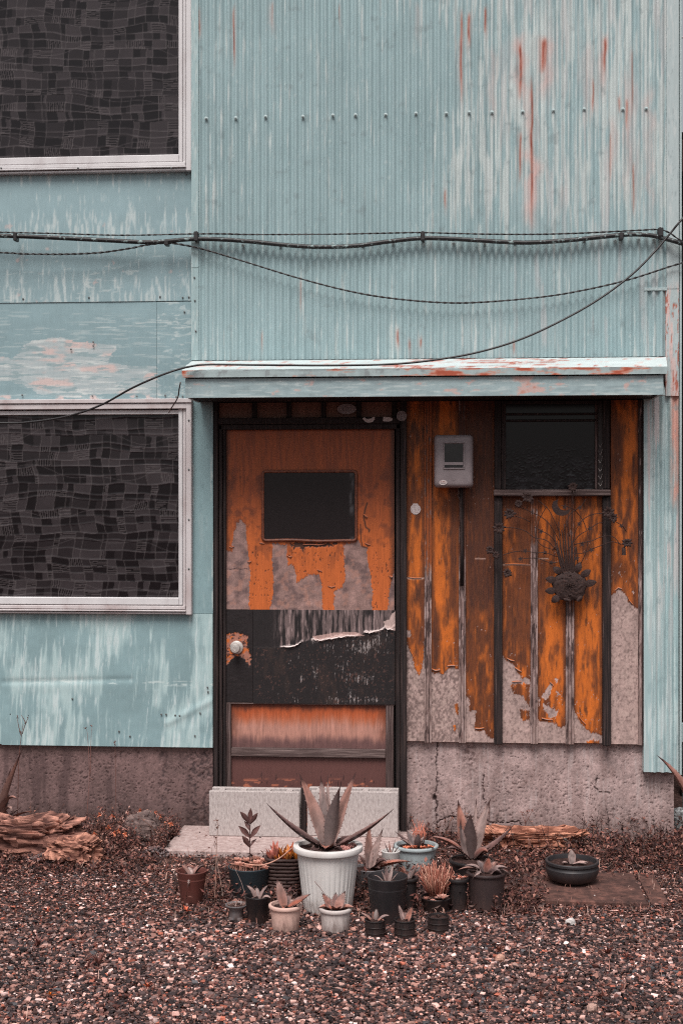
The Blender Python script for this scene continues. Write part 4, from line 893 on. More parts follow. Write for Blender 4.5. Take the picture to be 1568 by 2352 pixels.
# ------------------------------------------------------------------ cables
def vpath(pts, n=8, yd=-.085):
    return spline([P(p_[0], p_[1], p_[2] if len(p_) > 2 else yd) for p_ in pts], n)
main = MB(); main.tube(vpath([(-160, 533), (-60, 537), (0, 541), (60, 543), (150, 547), (250, 552), (350, 556), (440, 549), (510, 550), (581, 555), (660, 563), (739, 567), (820, 564), (896, 554), (970, 547), (1050, 549), (1130, 554), (1210, 557), (1300, 552), (1380, 544), (1440, 538.5), (1490, 540), (1530, 549), (1568, 560), (1660, 585, .1)]), .0095, 10)
mc = main.build('cable_bundle', M['worncable'], None, smooth=True); tag(mc, 'thick black cable sheath flecked with old teal paint across the facade', 'cable')
for (vx, vy, w, h) in ((35, 543, 4, 19), (382, 557, 5, 12), (450, 542, 5, 22), (970, 541, 5, 20), (1426, 541, 5, 16), (1516, 532, 6, 20)):
    b = MB(); q = P(vx, vy, -.097); s = depth(q)/F; b.box(q.x-w*s, q.x+w*s, -.0985, -.058, q.z-h*s*.5, q.z+h*s*.5, .003); b.lathe([(.004, 0), (.004, .004)], 8, c=(q.x, -.08, q.z+h*s*.5)); b.build('cable_clip', M['cable'], mc)
def twisted(name, pts, r, label, pitch=.03, n=14, mat='cable'):
    base = vpath(pts, n); b = MB()
    for ph in (0, math.pi):
        out = []; l = 0
        for k, p_ in enumerate(base):
            if k: l += (p_-base[k-1]).length
            a = 2*math.pi*l/pitch/2+ph; out.append(p_+Vector((0, math.cos(a), math.sin(a)))*r)
        b.tube(out, r, 6)
    return tag(b.build(name, M[mat], None, smooth=True), label, 'cable')
twisted('twisted_wire', [(-160, 529), (-60, 530), (0, 533), (130, 536), (282, 540), (445, 537), (519, 537), (581, 538.5), (770, 537.5), (896, 535), (971, 534), (1090, 537), (1210, 538), (1310, 536), (1400, 532), (1470, 528.5), (1512, 527), (1535, 534), (1552, 546), (1568, 556)], .0022, 'thin twisted black wire running straight just above the thick cable')
twisted('twisted_wire', [(-160, 578), (0, 580), (60, 583), (150, 583.5), (230, 580), (300, 570), (340, 562), (385, 558), (420, 562), (470, 573), (560, 600), (680, 637), (800, 668), (900, 685), (1020, 695), (1120, 693), (1250, 681), (1350, 664), (1450, 640), (1568, 603), (1700, 575, -.2)], .0025, 'thin twisted black wire sagging lowest across the corrugated wall')
b = MB(); b.tube(vpath([(-160, 966, -.2), (0, 971, -.22), (60, 970, -.24), (150, 957, -.28), (230, 931, -.33), (300, 893, -.38), (350, 870, -.40), (400, 851, -.40), (440, 841, -.37), (480, 837, -.355), (600, 838, -.355), (760, 839, -.355), (900, 836, -.355), (1000, 826, -.36), (1100, 808, -.34), (1200, 777, -.31), (1300, 730, -.27), (1380, 683, -.23), (1450, 630, -.19), (1500, 580, -.16), (1540, 533, -.15), (1568, 500, -.15), (1680, 380, -.1)], 10), .0044, 8)
tag(b.build('service_cable', M['cable'], None, smooth=True), 'single black cable resting on the canopy and climbing to the upper right', 'cable')
b = MB(); b.tube(vpath([(415, 878, -.33), (412, 893, -.30), (409, 912, -.22), (400, 928, -.12), (392, 940, -.09), (388, 948, -.085)], 6), .0028, 6)
tag(b.build('wire_strap', M['greywood'], None, smooth=True), 'short frayed strap dangling from the left end of the canopy', 'strap')

# ------------------------------------------------------------------ wall ornament of rusted iron
def oP(zx, zy, y=-.085): return P(1110.8+zx*.2389, 1097.8+zy*.2389, y)
orn = empty('wall_ornament', (oP(820, 1180).x, -.05, oP(820, 1180).z)); oo = Vector(orn.location)
tag(orn, 'rusted iron wall ornament with stars, moon and flowers on curling wires', 'ornament')
us = .2389*depth(oP(820, 900))/F
b = MB(); cq = oP(820, 1035)-oo
vs = []; fs = []; NR, NA = 10, 40
for i_ in range(NR+1):
    rr = i_/NR
    for k_ in range(NA):
        a = 2*math.pi*k_/NA; wob = 1+.04*math.sin(5*a)+.03*math.sin(11*a+1)
        hgt = .013*math.sqrt(max(0, 1-rr*rr))+.0035*math.sin(rr*24)*math.sin(a*9+rr*5)+.002*math.sin(a*23+rr*31)
        vs.append((cq.x+168*us*rr*math.cos(a)*wob, -.035-hgt, cq.z+150*us*rr*math.sin(a)*wob))
for i_ in range(NR):
    for k_ in range(NA): fs.append([i_*NA+k_, i_*NA+(k_+1) % NA, (i_+1)*NA+(k_+1) % NA, (i_+1)*NA+k_])
o_ = len(vs)
for k_ in range(NA): p_ = vs[NR*NA+k_]; vs.append((p_[0], -.026, p_[2]))
for k_ in range(NA): fs.append([NR*NA+k_, NR*NA+(k_+1) % NA, o_+(k_+1) % NA, o_+k_])
fs.append([o_+k_ for k_ in range(NA)]); b.add(vs, fs); b.build('medallion', M['rust'], orn, smooth=True, sharp=50)
def petal(mb, p0, p1, w, bend=.01, n=8):
    p0, p1 = Vector(p0), Vector(p1); t = (p1-p0); s = Vector((-t.z, 0, t.x)).normalized(); vs = []; fs = []
    for i_ in range(n+1):
        u = i_/n; ww = w*(math.sin(math.pi*min(1, u*.9+.1))**.8)*(1 if u < .98 else .15); c = p0+t*u+Vector((0, -bend*math.sin(math.pi*u), 0))
        vs += [c-s*ww*.5, c+Vector((0, -.003, 0)), c+s*ww*.5, c+Vector((0, .003, 0))]
    for i_ in range(n):
        for k_ in range(4): fs.append([i_*4+k_, i_*4+(k_+1) % 4, i_*4+4+(k_+1) % 4, i_*4+4+k_])
    fs += [[0, 1, 2, 3], [n*4+3, n*4+2, n*4+1, n*4]]; mb.add(vs, fs)
for (a, c) in (((700, 985), (585, 965)), ((690, 1080), (582, 1085)), ((720, 1130), (645, 1195)), ((930, 945), (1025, 880)), ((960, 1020), (1082, 995)), ((880, 910), (925, 805)), ((740, 910), (660, 855)), ((800, 1150), (790, 1190)), ((900, 1140), (935, 1178))):
    b = MB(); petal(b, oP(*a, -.088)-oo, oP(*c, -.088)-oo, 70*us, .006); b.build('petal', M['rust'], orn, smooth=True, sharp=50)
b = MB()                                                      # bouquet of tapering stems rising from the medallion
for (bx, tx, ty, mx) in ((770, 680, 545, 690), (785, 715, 420, 735), (800, 745, 500, 765), (815, 770, 440, 785), (830, 800, 530, 812), (845, 835, 520, 838), (790, 700, 600, 705), (835, 845, 600, 850), (760, 655, 700, 690), (850, 900, 830, 880)):
    pts = spline([oP(bx, 920, -.085)-oo, oP((bx+mx)/2, 800, -.093)-oo, oP(mx, 660, -.096)-oo, oP(tx, ty, -.092)-oo], 5); n_ = len(pts)
    b.tube(pts, [(.0055-.004*k/n_) for k in range(n_)], 6)
b.build('bouquet', M['rust'], orn, smooth=True)
for w in ([(800, 700), (900, 560), (1010, 490), (1090, 435), (1140, 430)], [(850, 640), (880, 500), (960, 390), (1060, 345), (1145, 340)], [(860, 640), (950, 620), (1040, 600), (1140, 560), (1240, 565), (1310, 640)], [(850, 720), (950, 720), (1040, 680), (1140, 640), (1230, 612), (1320, 635)],
          [(700, 640), (640, 560), (560, 510), (480, 470)], [(740, 560), (680, 420), (610, 290), (520, 215)], [(720, 600), (640, 460), (560, 380), (440, 320), (330, 270)], [(700, 700), (600, 600), (480, 570), (400, 510), (300, 480), (200, 475)], [(720, 760), (600, 720), (480, 715), (396, 700), (280, 710), (180, 740)], [(740, 800), (640, 812), (500, 770), (350, 775)],
          [(930, 820), (980, 700), (995, 560), (960, 430), (900, 340), (840, 290), (740, 260)], [(680, 690), (560, 650), (500, 560), (530, 400), (600, 270)], [(820, 560), (800, 420), (840, 330), (920, 280), (980, 200)], [(1140, 400), (1240, 410), (1320, 455), (1365, 515)], [(440, 420), (380, 390), (300, 365)], [(840, 500), (850, 300), (850, 120)]):
    b = MB(); b.tube([p_-oo for p_ in spline([oP(a, c, -.088-.010*math.sin(k*1.3)) for k, (a, c) in enumerate(w)], 6)], .0017, 5); b.build('wire', M['rust'], orn, smooth=True)
def star_pts(cx_, cz_, r, a0): return [(cx_+(r if k % 2 == 0 else r*.42)*math.cos(a0+k*math.pi/5), cz_+(r if k % 2 == 0 else r*.42)*math.sin(a0+k*math.pi/5)) for k in range(10)]
for k, (a, c) in enumerate(((912, 440), (1018, 483), (942, 636), (1028, 690), (890, 770), (548, 512), (582, 715), (396, 700), (350, 775), (645, 812), (918, 285), (775, 275), (1318, 458))):
    q = oP(a, c, -.095)-oo; b = MB(); b.poly(star_pts(q.x, q.z, 30*us, k*.7), q.y-.002, q.y+.002); b.build('star', M['rust'], orn)
q = oP(745, 270, -.09)-oo; pts = []
for k in range(17): a = R(150+170*k/16); pts.append((q.x+92*us*math.cos(a), q.z+92*us*math.sin(a)))
for k in range(17): a = R(320-170*k/16); pts.append((q.x+.34*92*us+72*us*math.cos(a), q.z+.34*92*us+72*us*math.sin(a)))
b = MB(); n_ = 17
vsf = [(p_[0], q.y-.004, p_[1]) for p_ in pts]+[(p_[0], q.y+.004, p_[1]) for p_ in pts]
fsf = []
for k in range(16):
    o1, o2, i1, i2 = k, k+1, 33-k, 32-k
    fsf += [[o1, o2, i2, i1], [34+i1, 34+i2, 34+o2, 34+o1], [o2, o1, 34+o1, 34+o2], [i1, i2, 34+i2, 34+i1]]
b.add(vsf, fsf); b.build('moon', M['rust'], orn)
for k, (a, c, r) in enumerate(((245, 340, 62), (420, 185, 62), (330, 250, 45), (145, 480, 66), (60, 690, 44), (225, 910, 46), (1190, 330, 62), (1235, 380, 52), (850, 80, 52), (1370, 620, 50), (110, 740, 40))):
    q = oP(a, c, -.095)-oo; b = MB()
    for j in range(9):
        an = 2*math.pi*j/9+k; petal(b, q, q+Vector((math.cos(an), -.25, math.sin(an)))*r*us*random.uniform(.8, 1.15), 30*us, .006, 5)
    b.lathe([(.001, -.004), (.006, -.002), (.006, .003), (.001, .006)], 10, c=(q.x, q.y-.004, q.z)); b.build('flower', M['rust'], orn, smooth=True, sharp=50)
q = oP(1340, 700, -.095)-oo; b = MB(); b.lathe([(.004, .016), (.008, .012), (.0085, -.004), (.0095, -.018), (.008, -.017)], 14, c=(q.x, q.y, q.z)); b.build('bell', M['rust'], orn, smooth=True, sharp=50)

# ------------------------------------------------------------------ doorstep: slab and two hollow blocks
SLZ = .022
s0 = G(374, 1950, SLZ); s1 = G(930, 1950, SLZ)
def paint_slabtop(vx, vy, X, Z): pass
b = MB(); b.box(s0.x, s1.x+.06, s0.y, -.001, -.03, SLZ, .006); tag(b.build('cement_step', M['slab'], None), 'low pale cement step in front of the door', 'step')
def block(v0, v1, label, rz=0.0):
    c = (v0+v1)/2; q = G(c, 1921, SLZ); o = empty('concrete_block', (q.x, q.y+.05, SLZ+.001), rz); w, d, h = .385/2, .05, .19
    b = MB(); b.box(-w, w, -d, -d+.026, 0, h, .002); b.box(-w, w, d-.026, d, 0, h, .002)
    for x in (-.145, -.052, .052, .145): b.box(x-.013, x+.013, -d+.0255, d-.0255, .001, h-.002, .001)
    for x in (-.0985, 0, .0985): b.box(x-.034, x+.034, -d+.0255, d-.0255, .001, h-.06, .001)
    for sx in (-1, 1): b.box(min(sx*.158, sx*.188), max(sx*.158, sx*.188), -d+.0255, d-.0255, .001, h-.06, .001)
    b.build('block_body', M['block'], o); return tag(o, label, 'block', 'hollow blocks at the doorstep')
block(479.6, 687.4, 'pale hollow concrete block on edge, left of the pair at the door')
block(703.5, 915, 'pinkish hollow concrete block on edge, right of the pair behind the tall agave', R(-.4))
# wooden stake between the blocks
b = MB(); q = G(695, 1921, SLZ); b.box(q.x-.011, q.x+.011, q.y+.03, q.y+.05, SLZ+.001, .225, .002); tag(b.build('wooden_stake', M['darkwood'], None), 'dark wooden stake standing in the gap between the two blocks', 'stake')

# paving slabs at the right
def slabq(name, pts, z, label, mat='paver', group=None):
    q = [G(a, c, z) for a, c in pts]; n = len(q); cen = sum(q, Vector())/n; o = empty  # noqa
    vs = []; ins = [p_+(cen-p_).normalized()*.006 for p_ in q]
    vs = [(p_.x, p_.y, z) for p_ in ins]+[(p_.x, p_.y, z-.005) for p_ in q]+[(p_.x, p_.y, z-.05) for p_ in q]
    fs = [list(range(n))]+[[i_, (i_+1) % n, n+(i_+1) % n, n+i_] for i_ in range(n)]+[[n+i_, n+(i_+1) % n, 2*n+(i_+1) % n, 2*n+i_] for i_ in range(n)]+[list(range(2*n, 3*n))[::-1]]
    return tag(mk(name, vs, fs, M[mat], smooth=False), label, 'paving slab', group)
slabq('paving_slab', [(1199, 2064), (1487, 2072), (1453, 2004), (1184, 1997)], .020, 'brown stone paving slab under the black bowl')
slabq('paving_slab', [(1070, 2062), (1193, 2064), (1178, 1998), (1075, 1994)], .015, 'brown paving slab half hidden behind the dark brown pot')
slabq('paving_slab', [(1493, 2072), (1532, 2068), (1500, 2008), (1460, 2005)], .012, 'narrow brown slab at the right end of the paving')

# ------------------------------------------------------------------ rocks
def rock(name, vx, vy, sx, sy, sz, rz, label, cols, layered=True, seed=0, n=(28, 18), emb=.3):
    q = G(vx, vy); vs = []; cs = []
    nu, nv = n
    for j in range(nv+1):
        for k in range(nu):
            th = math.pi*j/nv; ph = 2*math.pi*k/nu
            x, y, z = math.sin(th)*math.cos(ph), math.sin(th)*math.sin(ph), math.cos(th)
            e = .55 if layered else .85
            x, y, z = [math.copysign(abs(t_)**e, t_) for t_ in (x, y, z)]
            vs.append((x, y, z))
    v = np.array(vs); a, b_, c_ = v.T
    nn = fbm(a*2.0+b_*1.4+seed, c_*1.6+b_*1.2+seed*3, 1300+seed, 3)-.5; fine = fbm(a*9+b_*5+seed, c_*9+b_*4, 1305+seed, 4)-.5
    lay = 0*a; led = 0*a+.5; crk = 0*a
    if layered:
        g = c_*2.6+1.3*(fbm(a*1.5+seed, b_*1.5+c_*.8, 1311+seed, 3)-.5)*2+.3*a; fr = g-np.floor(g); led = fr; crk = np.exp(-((fr-.5)/.09)**2)
        gv = a*2.2+1.6*(fbm(a*1.2+5, c_*2.2+seed, 1312+seed, 3)-.5); fv = gv-np.floor(gv); crk = np.maximum(crk, .8*np.exp(-((fv-.5)/.05)**2))
        lay = (hsh(np.floor(g), 0*g+seed, 9)-.5)
    r = 1+.62*nn+.22*fine+.22*lay-.13*crk
    P_ = np.stack([a*sx*r, b_*sy*r, (c_*r+1-emb)*sz], 1)
    tone = np.clip(.5+1.5*fine+1.3*(fbm(a*5+seed, c_*7+b_*2, 1320+seed, 4)-.5)+.5*lay-.75*crk, 0, 1)[:, None]
    cl = np.asarray(cols[0], float)*(1-tone)+np.asarray(cols[1], float)*tone
    fs = [[j*nu+k, j*nu+(k+1) % nu, (j+1)*nu+(k+1) % nu, (j+1)*nu+k] for j in range(nv) for k in range(nu)]
    o = mk(name, P_, fs, M['rock'], cols=L1(np.clip(cl, 0, 255)), smooth=True, sharp=14); o.location = (q.x, q.y+sy*.8, 0); o.rotation_euler = (0, 0, rz)
    return tag(o, label, 'rock')
RB = ((78, 50, 45), (196, 140, 122)); RO = ((88, 54, 46), (210, 150, 128)); RG = ((66, 54, 53), (132, 110, 105))
rock('layered_rock', 55, 1972, .20, .085, .092, .10, 'large brown layered rock at the left edge beside the foundation', RB, seed=1, n=(90, 60))
rock('layered_rock', 166, 1988, .098, .06, .058, -.08, 'small squarish layered rock in front of the large one', RO, seed=5, n=(80, 50))
rock('round_rock', 322, 1938, .085, .075, .066, .3, 'rounded grey rock half buried in flowering ground cover', RG, False, seed=9)
rock('round_rock', 52, 1935, .075, .05, .06, .3, 'dark rounded rock behind the layered rocks at left', ((62, 50, 50), (112, 94, 92)), False, seed=13)
rock('layered_rock', 1220, 1950, .205, .07, .045, .06, 'long orange brown rock lying along the foundation at right', ((110, 66, 52), (216, 152, 126)), seed=17, n=(90, 44))
rock('pale_rock', 1562, 1910, .05, .05, .055, .3, 'pale grey mossy stone at the right edge of the house corner', ((90, 88, 88), (196, 196, 196)), False, seed=21)
for (vx, vy, s, cl, lb) in ((2026, 3292, .017, (222, 214, 210), 'white angular pebble in the gravel below the bowl'), (2114, 3206, .014, (206, 196, 192), 'small whitish pebble beside the paving slab edge'), (1778, 3424, .017, (196, 150, 132), 'tan round pebble alone in the middle of the right gravel'), (2104, 3604, .017, (186, 150, 138), 'large pinkish pebble near the bottom edge at right')):
    rock('pebble', vx/1.5485, vy/1.5485, s, s*.8, s*.8, random.random()*3, lb, (tuple(.82*q for q in cl), cl), False, seed=int(vx) % 97, n=(12, 8), emb=.25)['category'] = 'pebble'

def sedum(vx, vy, w, d, label, n=150):
    q = G(vx, vy); o = empty('sedum_mat', (q.x, q.y, 0)); tag(o, label, 'plant'); b = MB()
    for k in range(n):
        a_ = random.random()*6.28; rr = math.sqrt(random.random()); x, y = w*rr*math.cos(a_), d*rr*math.sin(a_); z = .03*(1-rr*rr)+random.uniform(0, .008); s_ = random.uniform(.0035, .0058); cl = L1(np.array(random.choice([(96, 82, 82), (76, 66, 67), (116, 98, 96), (104, 76, 74)]), float))
        b.lathe([(.0004, -s_), (s_*.75, -s_*.65), (s_, 0), (s_*.75, s_*.65), (.0004, s_)], 7, c=(x, y+d, z)); b.c += [tuple(cl)]*(len(b.v)-len(b.c))
    b.build('beads', M['leaf'], o, smooth=True)['kind'] = 'stuff'
sedum(100, 1985, .07, .03, 'grey beaded sedum mat under the large layered rock'); sedum(352, 1972, .055, .05, 'grey beaded sedum mat in front of the rounded grey rock')
# ------------------------------------------------------------------ pots and plants
def Z1(zx, zy): return 387.5+zx*.5355, 1743.6+zy*.5355
def tri(v): return np.asarray(v, float)
def leafmesh(mb, B, T, w, phi, sag, c0, c1, edge=(176, 150, 144), curl=.22, thick=.16, teeth=True, n=12, tipc=(74, 52, 50), maxat=.42, basew=.62):
    B = Vector(B); T = Vector(T); C = (B+T)/2+Vector(sag); s = Vector((math.cos(phi), math.sin(phi), 0))
    hd = Vector(((T-B).x, (T-B).y, 0)); hd = hd.normalized() if hd.length > 1e-5 else Vector((0, 1, 0))
    U = (-1, -.55, 0, .55, 1); vs = []; cs = []; fs = []; te = []
    c0, c1, edge, tipc = tri(c0), tri(c1), tri(edge), tri(tipc)
    for i_ in range(n+1):
        t = i_/n; p_ = B*(1-t)**2+C*2*t*(1-t)+T*t*t; tg = ((C-B)*(1-t)+(T-C)*t).normalized()
        s2 = (s-tg*s.dot(tg)).normalized(); nrm = s2.cross(tg)
        if nrm.dot(-hd*.8+Vector((0, 0, .6))) < 0: nrm = -nrm
        ww = w*((basew+(1-basew)*math.sin(min(t/maxat, 1)*math.pi/2)) if t < maxat else 1-((t-maxat)/(1-maxat))**1.35)*.5
        ww = max(ww, .0008)
        for u in U:
            vs.append(p_+s2*u*ww+nrm*(curl*2*ww*u*u)); k = (1-t)*c0+t*c1; k = k*(.88 if abs(u) < .1 else 1)
            k = k*(.82+.36*float(vn(np.array([t*5+B.x*90+u]), np.array([B.y*80+T.x*60+u*1.5]), 5)[0]))
            if abs(u) == 1: k = .4*k+.6*edge
            if t > .9: k = tipc
            cs.append(k*random.uniform(.9, 1.1))
        for u in U:
            vs.append(p_+s2*u*ww*.97+nrm*(curl*2*ww*u*u-thick*2*ww*(1-.9*u*u))); k = ((1-t)*c0+t*c1)*.86
            if t > .9: k = tipc
            cs.append(k)
        if teeth and 0 < i_ < n-1:
            for sg in (-1, 1): te.append((p_+s2*sg*ww+nrm*(curl*2*ww), s2*sg, tg, ww))
    for i_ in range(n):
        a, b_ = i_*10, (i_+1)*10
        for k in range(4):
            fs.append([a+k, a+k+1, b_+k+1, b_+k]); fs.append([a+6+k, a+5+k, b_+5+k, b_+6+k])
        fs.append([a+5, a, b_, b_+5]); fs.append([a+4, a+9, b_+9, b_+4])
    for (p_, sd_, tg, ww) in te:
        z = len(vs); l = min(.0045, .4*w*.25+.001); vs += [p_-tg*l*.8, p_+tg*l*.8, p_+sd_*l*1.1+tg*l*.7]; cs += [edge*.7]*3; fs.append([z, z+1, z+2])
    cs = np.asarray(cs)*np.array((.90, .84, .83)); vs_ = [L1(np.clip(c, 0, 255)) for c in cs]; mb.add(vs, fs, vs_)
def leaf(parent, B, T, w, phi, sag, c0, c1, **k):
    b = MB(); leafmesh(b, B, T, w, phi, sag, c0, c1, **k); return b.build('leaf', M['leaf'], parent, smooth=True, sharp=60)
def potmat(name, col, rough=.5, dirt=.35, dcol=(70, 54, 50), sc_=(14, 14, 9)):
    c = tri(col); d = tri(dcol)
    m, nt, p = nodes(name, rough, .4)
    f = noise(nt, mapping(nt, sc_), 1.0, 6); base = ramp(nt, f, [(.25, L(tuple(c*(1-dirt)+d*dirt))), (.5, L(col)), (.8, L(tuple(np.minimum(255, c*1.05))))])
    tc = nt.nodes.new('ShaderNodeTexCoord'); sx = nt.nodes.new('ShaderNodeSeparateXYZ'); nt.links.new(tc.outputs['Object'], sx.inputs[0])
    g = noise(nt, mapping(nt, (70, 70, 22)), 1.0, 6, .7); ma = nt.nodes.new('ShaderNodeMath'); ma.operation = 'MULTIPLY_ADD'; ma.inputs[1].default_value = .10; nt.links.new(g, ma.inputs[0])
    ng = nt.nodes.new('ShaderNodeMath'); ng.operation = 'MULTIPLY'; ng.inputs[1].default_value = -.55; nt.links.new(sx.outputs['Z'], ng.inputs[0]); nt.links.new(ng.outputs[0], ma.inputs[2])
    mr = nt.nodes.new('ShaderNodeMapRange'); mr.inputs['From Min'].default_value = .018; mr.inputs['From Max'].default_value = .052; mr.inputs['To Max'].default_value = .7 if c.mean() > 90 else .3; nt.links.new(ma.outputs[0], mr.inputs[0])
    mx = nt.nodes.new('ShaderNodeMix'); mx.data_type = 'RGBA'; nt.links.new(mr.outputs[0], mx.inputs['Factor']); nt.links.new(base, mx.inputs[6]); mx.inputs[7].default_value = L((92, 68, 62)); nt.links.new(mx.outputs[2], p.inputs['Base Color'])
    bump(nt, p, f, .15, .002); return m
def soil(parent, r, z, mound=.006, seed=0):
    vs = [(0, 0, z+mound)]; fs = []; n = 20
    for j in range(1, 5):
        for k in range(n):
            a = 2*math.pi*k/n; rr = r*j/4; vs.append((rr*math.cos(a), rr*math.sin(a), z+mound*(1-(j/4)**2)+random.uniform(-.003, .003)))
    for k in range(n): fs.append([0, 1+k, 1+(k+1) % n])
    for j in range(3):
        for k in range(n): fs.append([1+j*n+k, 1+j*n+(k+1) % n, 1+(j+1)*n+(k+1) % n, 1+(j+1)*n+k])
    return mk('soil', vs, fs, M['soil'], parent)
def pot(name, rl, rr, ry, bl, br, by, mat, label, rim='lip', mod=None, soild=.02, cat='potted plant', foot=False, rimh=.012, rimo=.006, segs=36, sq=None):
    vb, yb = Z1((bl+br)/2, by); q = G(vb, yb); dp = depth(q); rb = (br-bl)/2*.5355*dp/F
    cen = Vector((q.x, q.y, 0))+Vector((-sT, cT, 0))*rb; dc = depth(cen); rb *= dc/dp; rt = (rr-rl)/2*.5355*dc/F
    _, yr = Z1(0, ry); h = H-(yr-1175.5)*(dc-rt)/F; h = max(h, .03)
    o = empty(name, (cen.x, cen.y, 0)); tag(o, label, cat)
    th = max(.003, rt*.05)
    if rim == 'lip':
        ro = rt-rimo; prof = [(rb*.96, .0), (rb, .004), (rb+(ro-rb)*.08, h*.06), (rb+(ro-rb)*.1, h*.08), (rb+(ro-rb)*.9, h*.84), (rb+(ro-rb)*.93, h*.87), (ro, h-rimh), (ro+.0005, h-rimh+.0005), (rt-.001, h-rimh+.001), (rt, h-rimh+.003), (rt, h-.003), (rt-.001, h-.001), (rt-.003, h), (ro-th, h), (ro-th-.001, h-.003), (ro-th-.002, h-soild-.01)]
    elif rim == 'flare':
        prof = [(rb*.9, .008), (rb, .014), (rb*.98, h*.5), (rb*1.03, h*.68), (rt*.88, h*.86), (rt, h-.003), (rt, h), (rt-.003, h), (rb*.95, h*.75), (rb*.9, h*.6)]
    elif rim == 'bowl':
        prof = [(rt*.55, 0), (rt*.60, .002), (rt*.86, h*.22), (rt*.97, h*.5), (rt*.985, h*.68), (rt*.95, h*.74), (rt*.95, h*.80), (rt, h*.86), (rt, h-.002), (rt-.002, h), (rt*.90, h), (rt*.88, h-.004), (rt*.86, h*.6)]
    else:
        prof = [(rb*.96, 0), (rb, .004), (rt-.0012, h-.006), (rt, h-.004), (rt, h-.001), (rt-.001, h), (rt-th, h), (rt-th-.001, h-.002), (rt-th-.001, h-soild-.01)]
    b = MB(); b.lathe(prof, segs, mod, cap=True)
    b.build('pot', mat, o, smooth=True, sharp=35)
    if rim == 'flare':
        for k in range(4):
            a = R(45+90*k); b = MB(); b.lathe([(.011, 0), (.013, .008), (.011, .016)], 10, c=(rb*.75*math.cos(a), rb*.75*math.sin(a), 0)); b.build('foot', mat, o, smooth=True, sharp=40)
    soil(o, (rt-rimo-th if rim == 'lip' else rt-th)*.985 if rim not in ('flare', 'bowl') else rt*.86, h-soild)
    return o, rt, h, h-soild
PX = .5355
GREY = (122, 112, 112); PALEG = (166, 150, 146); MAUVE = (128, 100, 96); DARKM = (84, 66, 66); TAN = (168, 122, 108); ORNG = (180, 112, 92)
def agave(o, cz_, specs, unit, base=.008):
    """specs: (dx, dz in zoom pixels from the heart, dy metres, width px, phi deg, sag(x,z px), colour0, colour1)"""
    for (dx, dz, dy, w, phi, sx, sz, c0, c1) in specs:
        a = random.random()*6.28; B = (base*math.copysign(min(1, abs(dx)/60), dx), dy*.15, cz_-.004)
        leaf(o, B, (dx*unit, dy, cz_+dz*unit), w*unit, R(phi), (sx*unit, 0, sz*unit), c0, c1, teeth=w > 14, n=12)
def unit_of(o): return PX*depth(o.location)/F

MP = {'rustbrown': potmat('rust_brown_plastic', (104, 60, 54)), 'teal': potmat('dark_teal_plastic', (44, 54, 60), dirt=.2), 'grey': potmat('grey_glaze', (112, 108, 110), .4), 'black': potmat('black_plastic', (34, 30, 31), .42, .25, (72, 58, 56)), 'black2': potmat('dusty_black_plastic', (46, 43, 45), .5, .4, (84, 76, 76)),
      'pink': potmat('pale_pink_plastic', (206, 170, 158), .5, .18, (150, 96, 80)), 'white': potmat('dusty_white_plastic', (194, 182, 178), .5, .3, (140, 112, 106)), 'chalk': potmat('chalky_white_plastic', (212, 206, 203), .55, .32, (140, 118, 112), (9, 9, 5)), 'blue': potmat('pale_blue_grey_glaze', (160, 168, 170), .35, .25, (110, 106, 108)), 'brown': potmat('dark_brown_plastic', (54, 43, 43), .45, .3, (84, 62, 58))}
# 7: the big fluted white pot
flute = lambda q, r, z: 1-.050*(1-abs(math.cos(q*17)))**1.0*(1 if .012 < z < .19 else 0)
o, rt, h, sz_ = pot('potted_agave', 528, 827, 402, 578, 785, 672, MP['chalk'], 'tall spiny grey agave in the large fluted white pot', mod=flute, segs=204, rimh=.020, rimo=.013, soild=.014)
u = unit_of(o)
agave(o, sz_+.004, [(-128, 312, .02, 58, 25, 18, -10, (150, 142, 140), TAN), (-36, 300, .035, 50, -8, 8, 0, (146, 140, 140), PALEG), (-8, 292, .07, 26, 5, 0, 0, PALEG, PALEG), (56, 270, -.03, 60, 12, -20, -4, (156, 148, 146), (96, 82, 82)), (118, 318, .03, 56, -25, -14, -14, PALEG, TAN), (96, 250, .06, 40, -20, -8, -6, GREY, TAN), (-262, 190, -.02, 52, 82, 0, -42, DARKM, DARKM), (284, 176, -.02, 50, 98, 0, -38, DARKM, MAUVE), (-4, 14, -.075, 66, 4, 0, 28, ORNG, TAN), (-70, -6, -.06, 34, 40, -10, 20, DARKM, DARKM), (80, -14, -.06, 30, 130, 12, 26, DARKM, DARKM), (140, 30, .05, 30, 120, 0, 40, DARKM, MAUVE)], u)
for (dx, dy, r) in ((.055, -.02, .016), (.075, .0, .016), (.068, -.035, .014), (.04, .05, .017), (.085, .02, .014)):
    b = MB()
    for j in range(16):
        a = j*2.4; rr = r*(.25+.75*j/16); b.lathe([(.0006, 0), (.003, .003), (.0034, .006), (.002, .009), (.0004, .0105)], 6, c=(dx+rr*math.cos(a), dy+rr*math.sin(a), sz_+.001+.008*(1-j/16)))
    b.c = [tuple(L1((176, 120, 112)))]*len(b.v); b.build('succulent_rosette', M['leaf'], o, smooth=True)
# 1
o, rt, h, sz_ = pot('potted_agave', 27, 157, 492, 50, 140, 626, MP['rustbrown'], 'small wilting agave in the rust-brown pot at far left', rim='plain')
u = unit_of(o); agave(o, sz_+.004, [(60, 46, -.01, 20, 95, 0, 22, DARKM, DARKM), (-48, 44, .0, 24, 70, 0, 4, PALEG, TAN), (-22, 26, .02, 24, 20, 0, 8, PALEG, PALEG), (-2, -34, -.065, 16, 0, 0, 52, PALEG, PALEG), (20, 30, .03, 18, -20, 0, 6, MAUVE, TAN)], u)
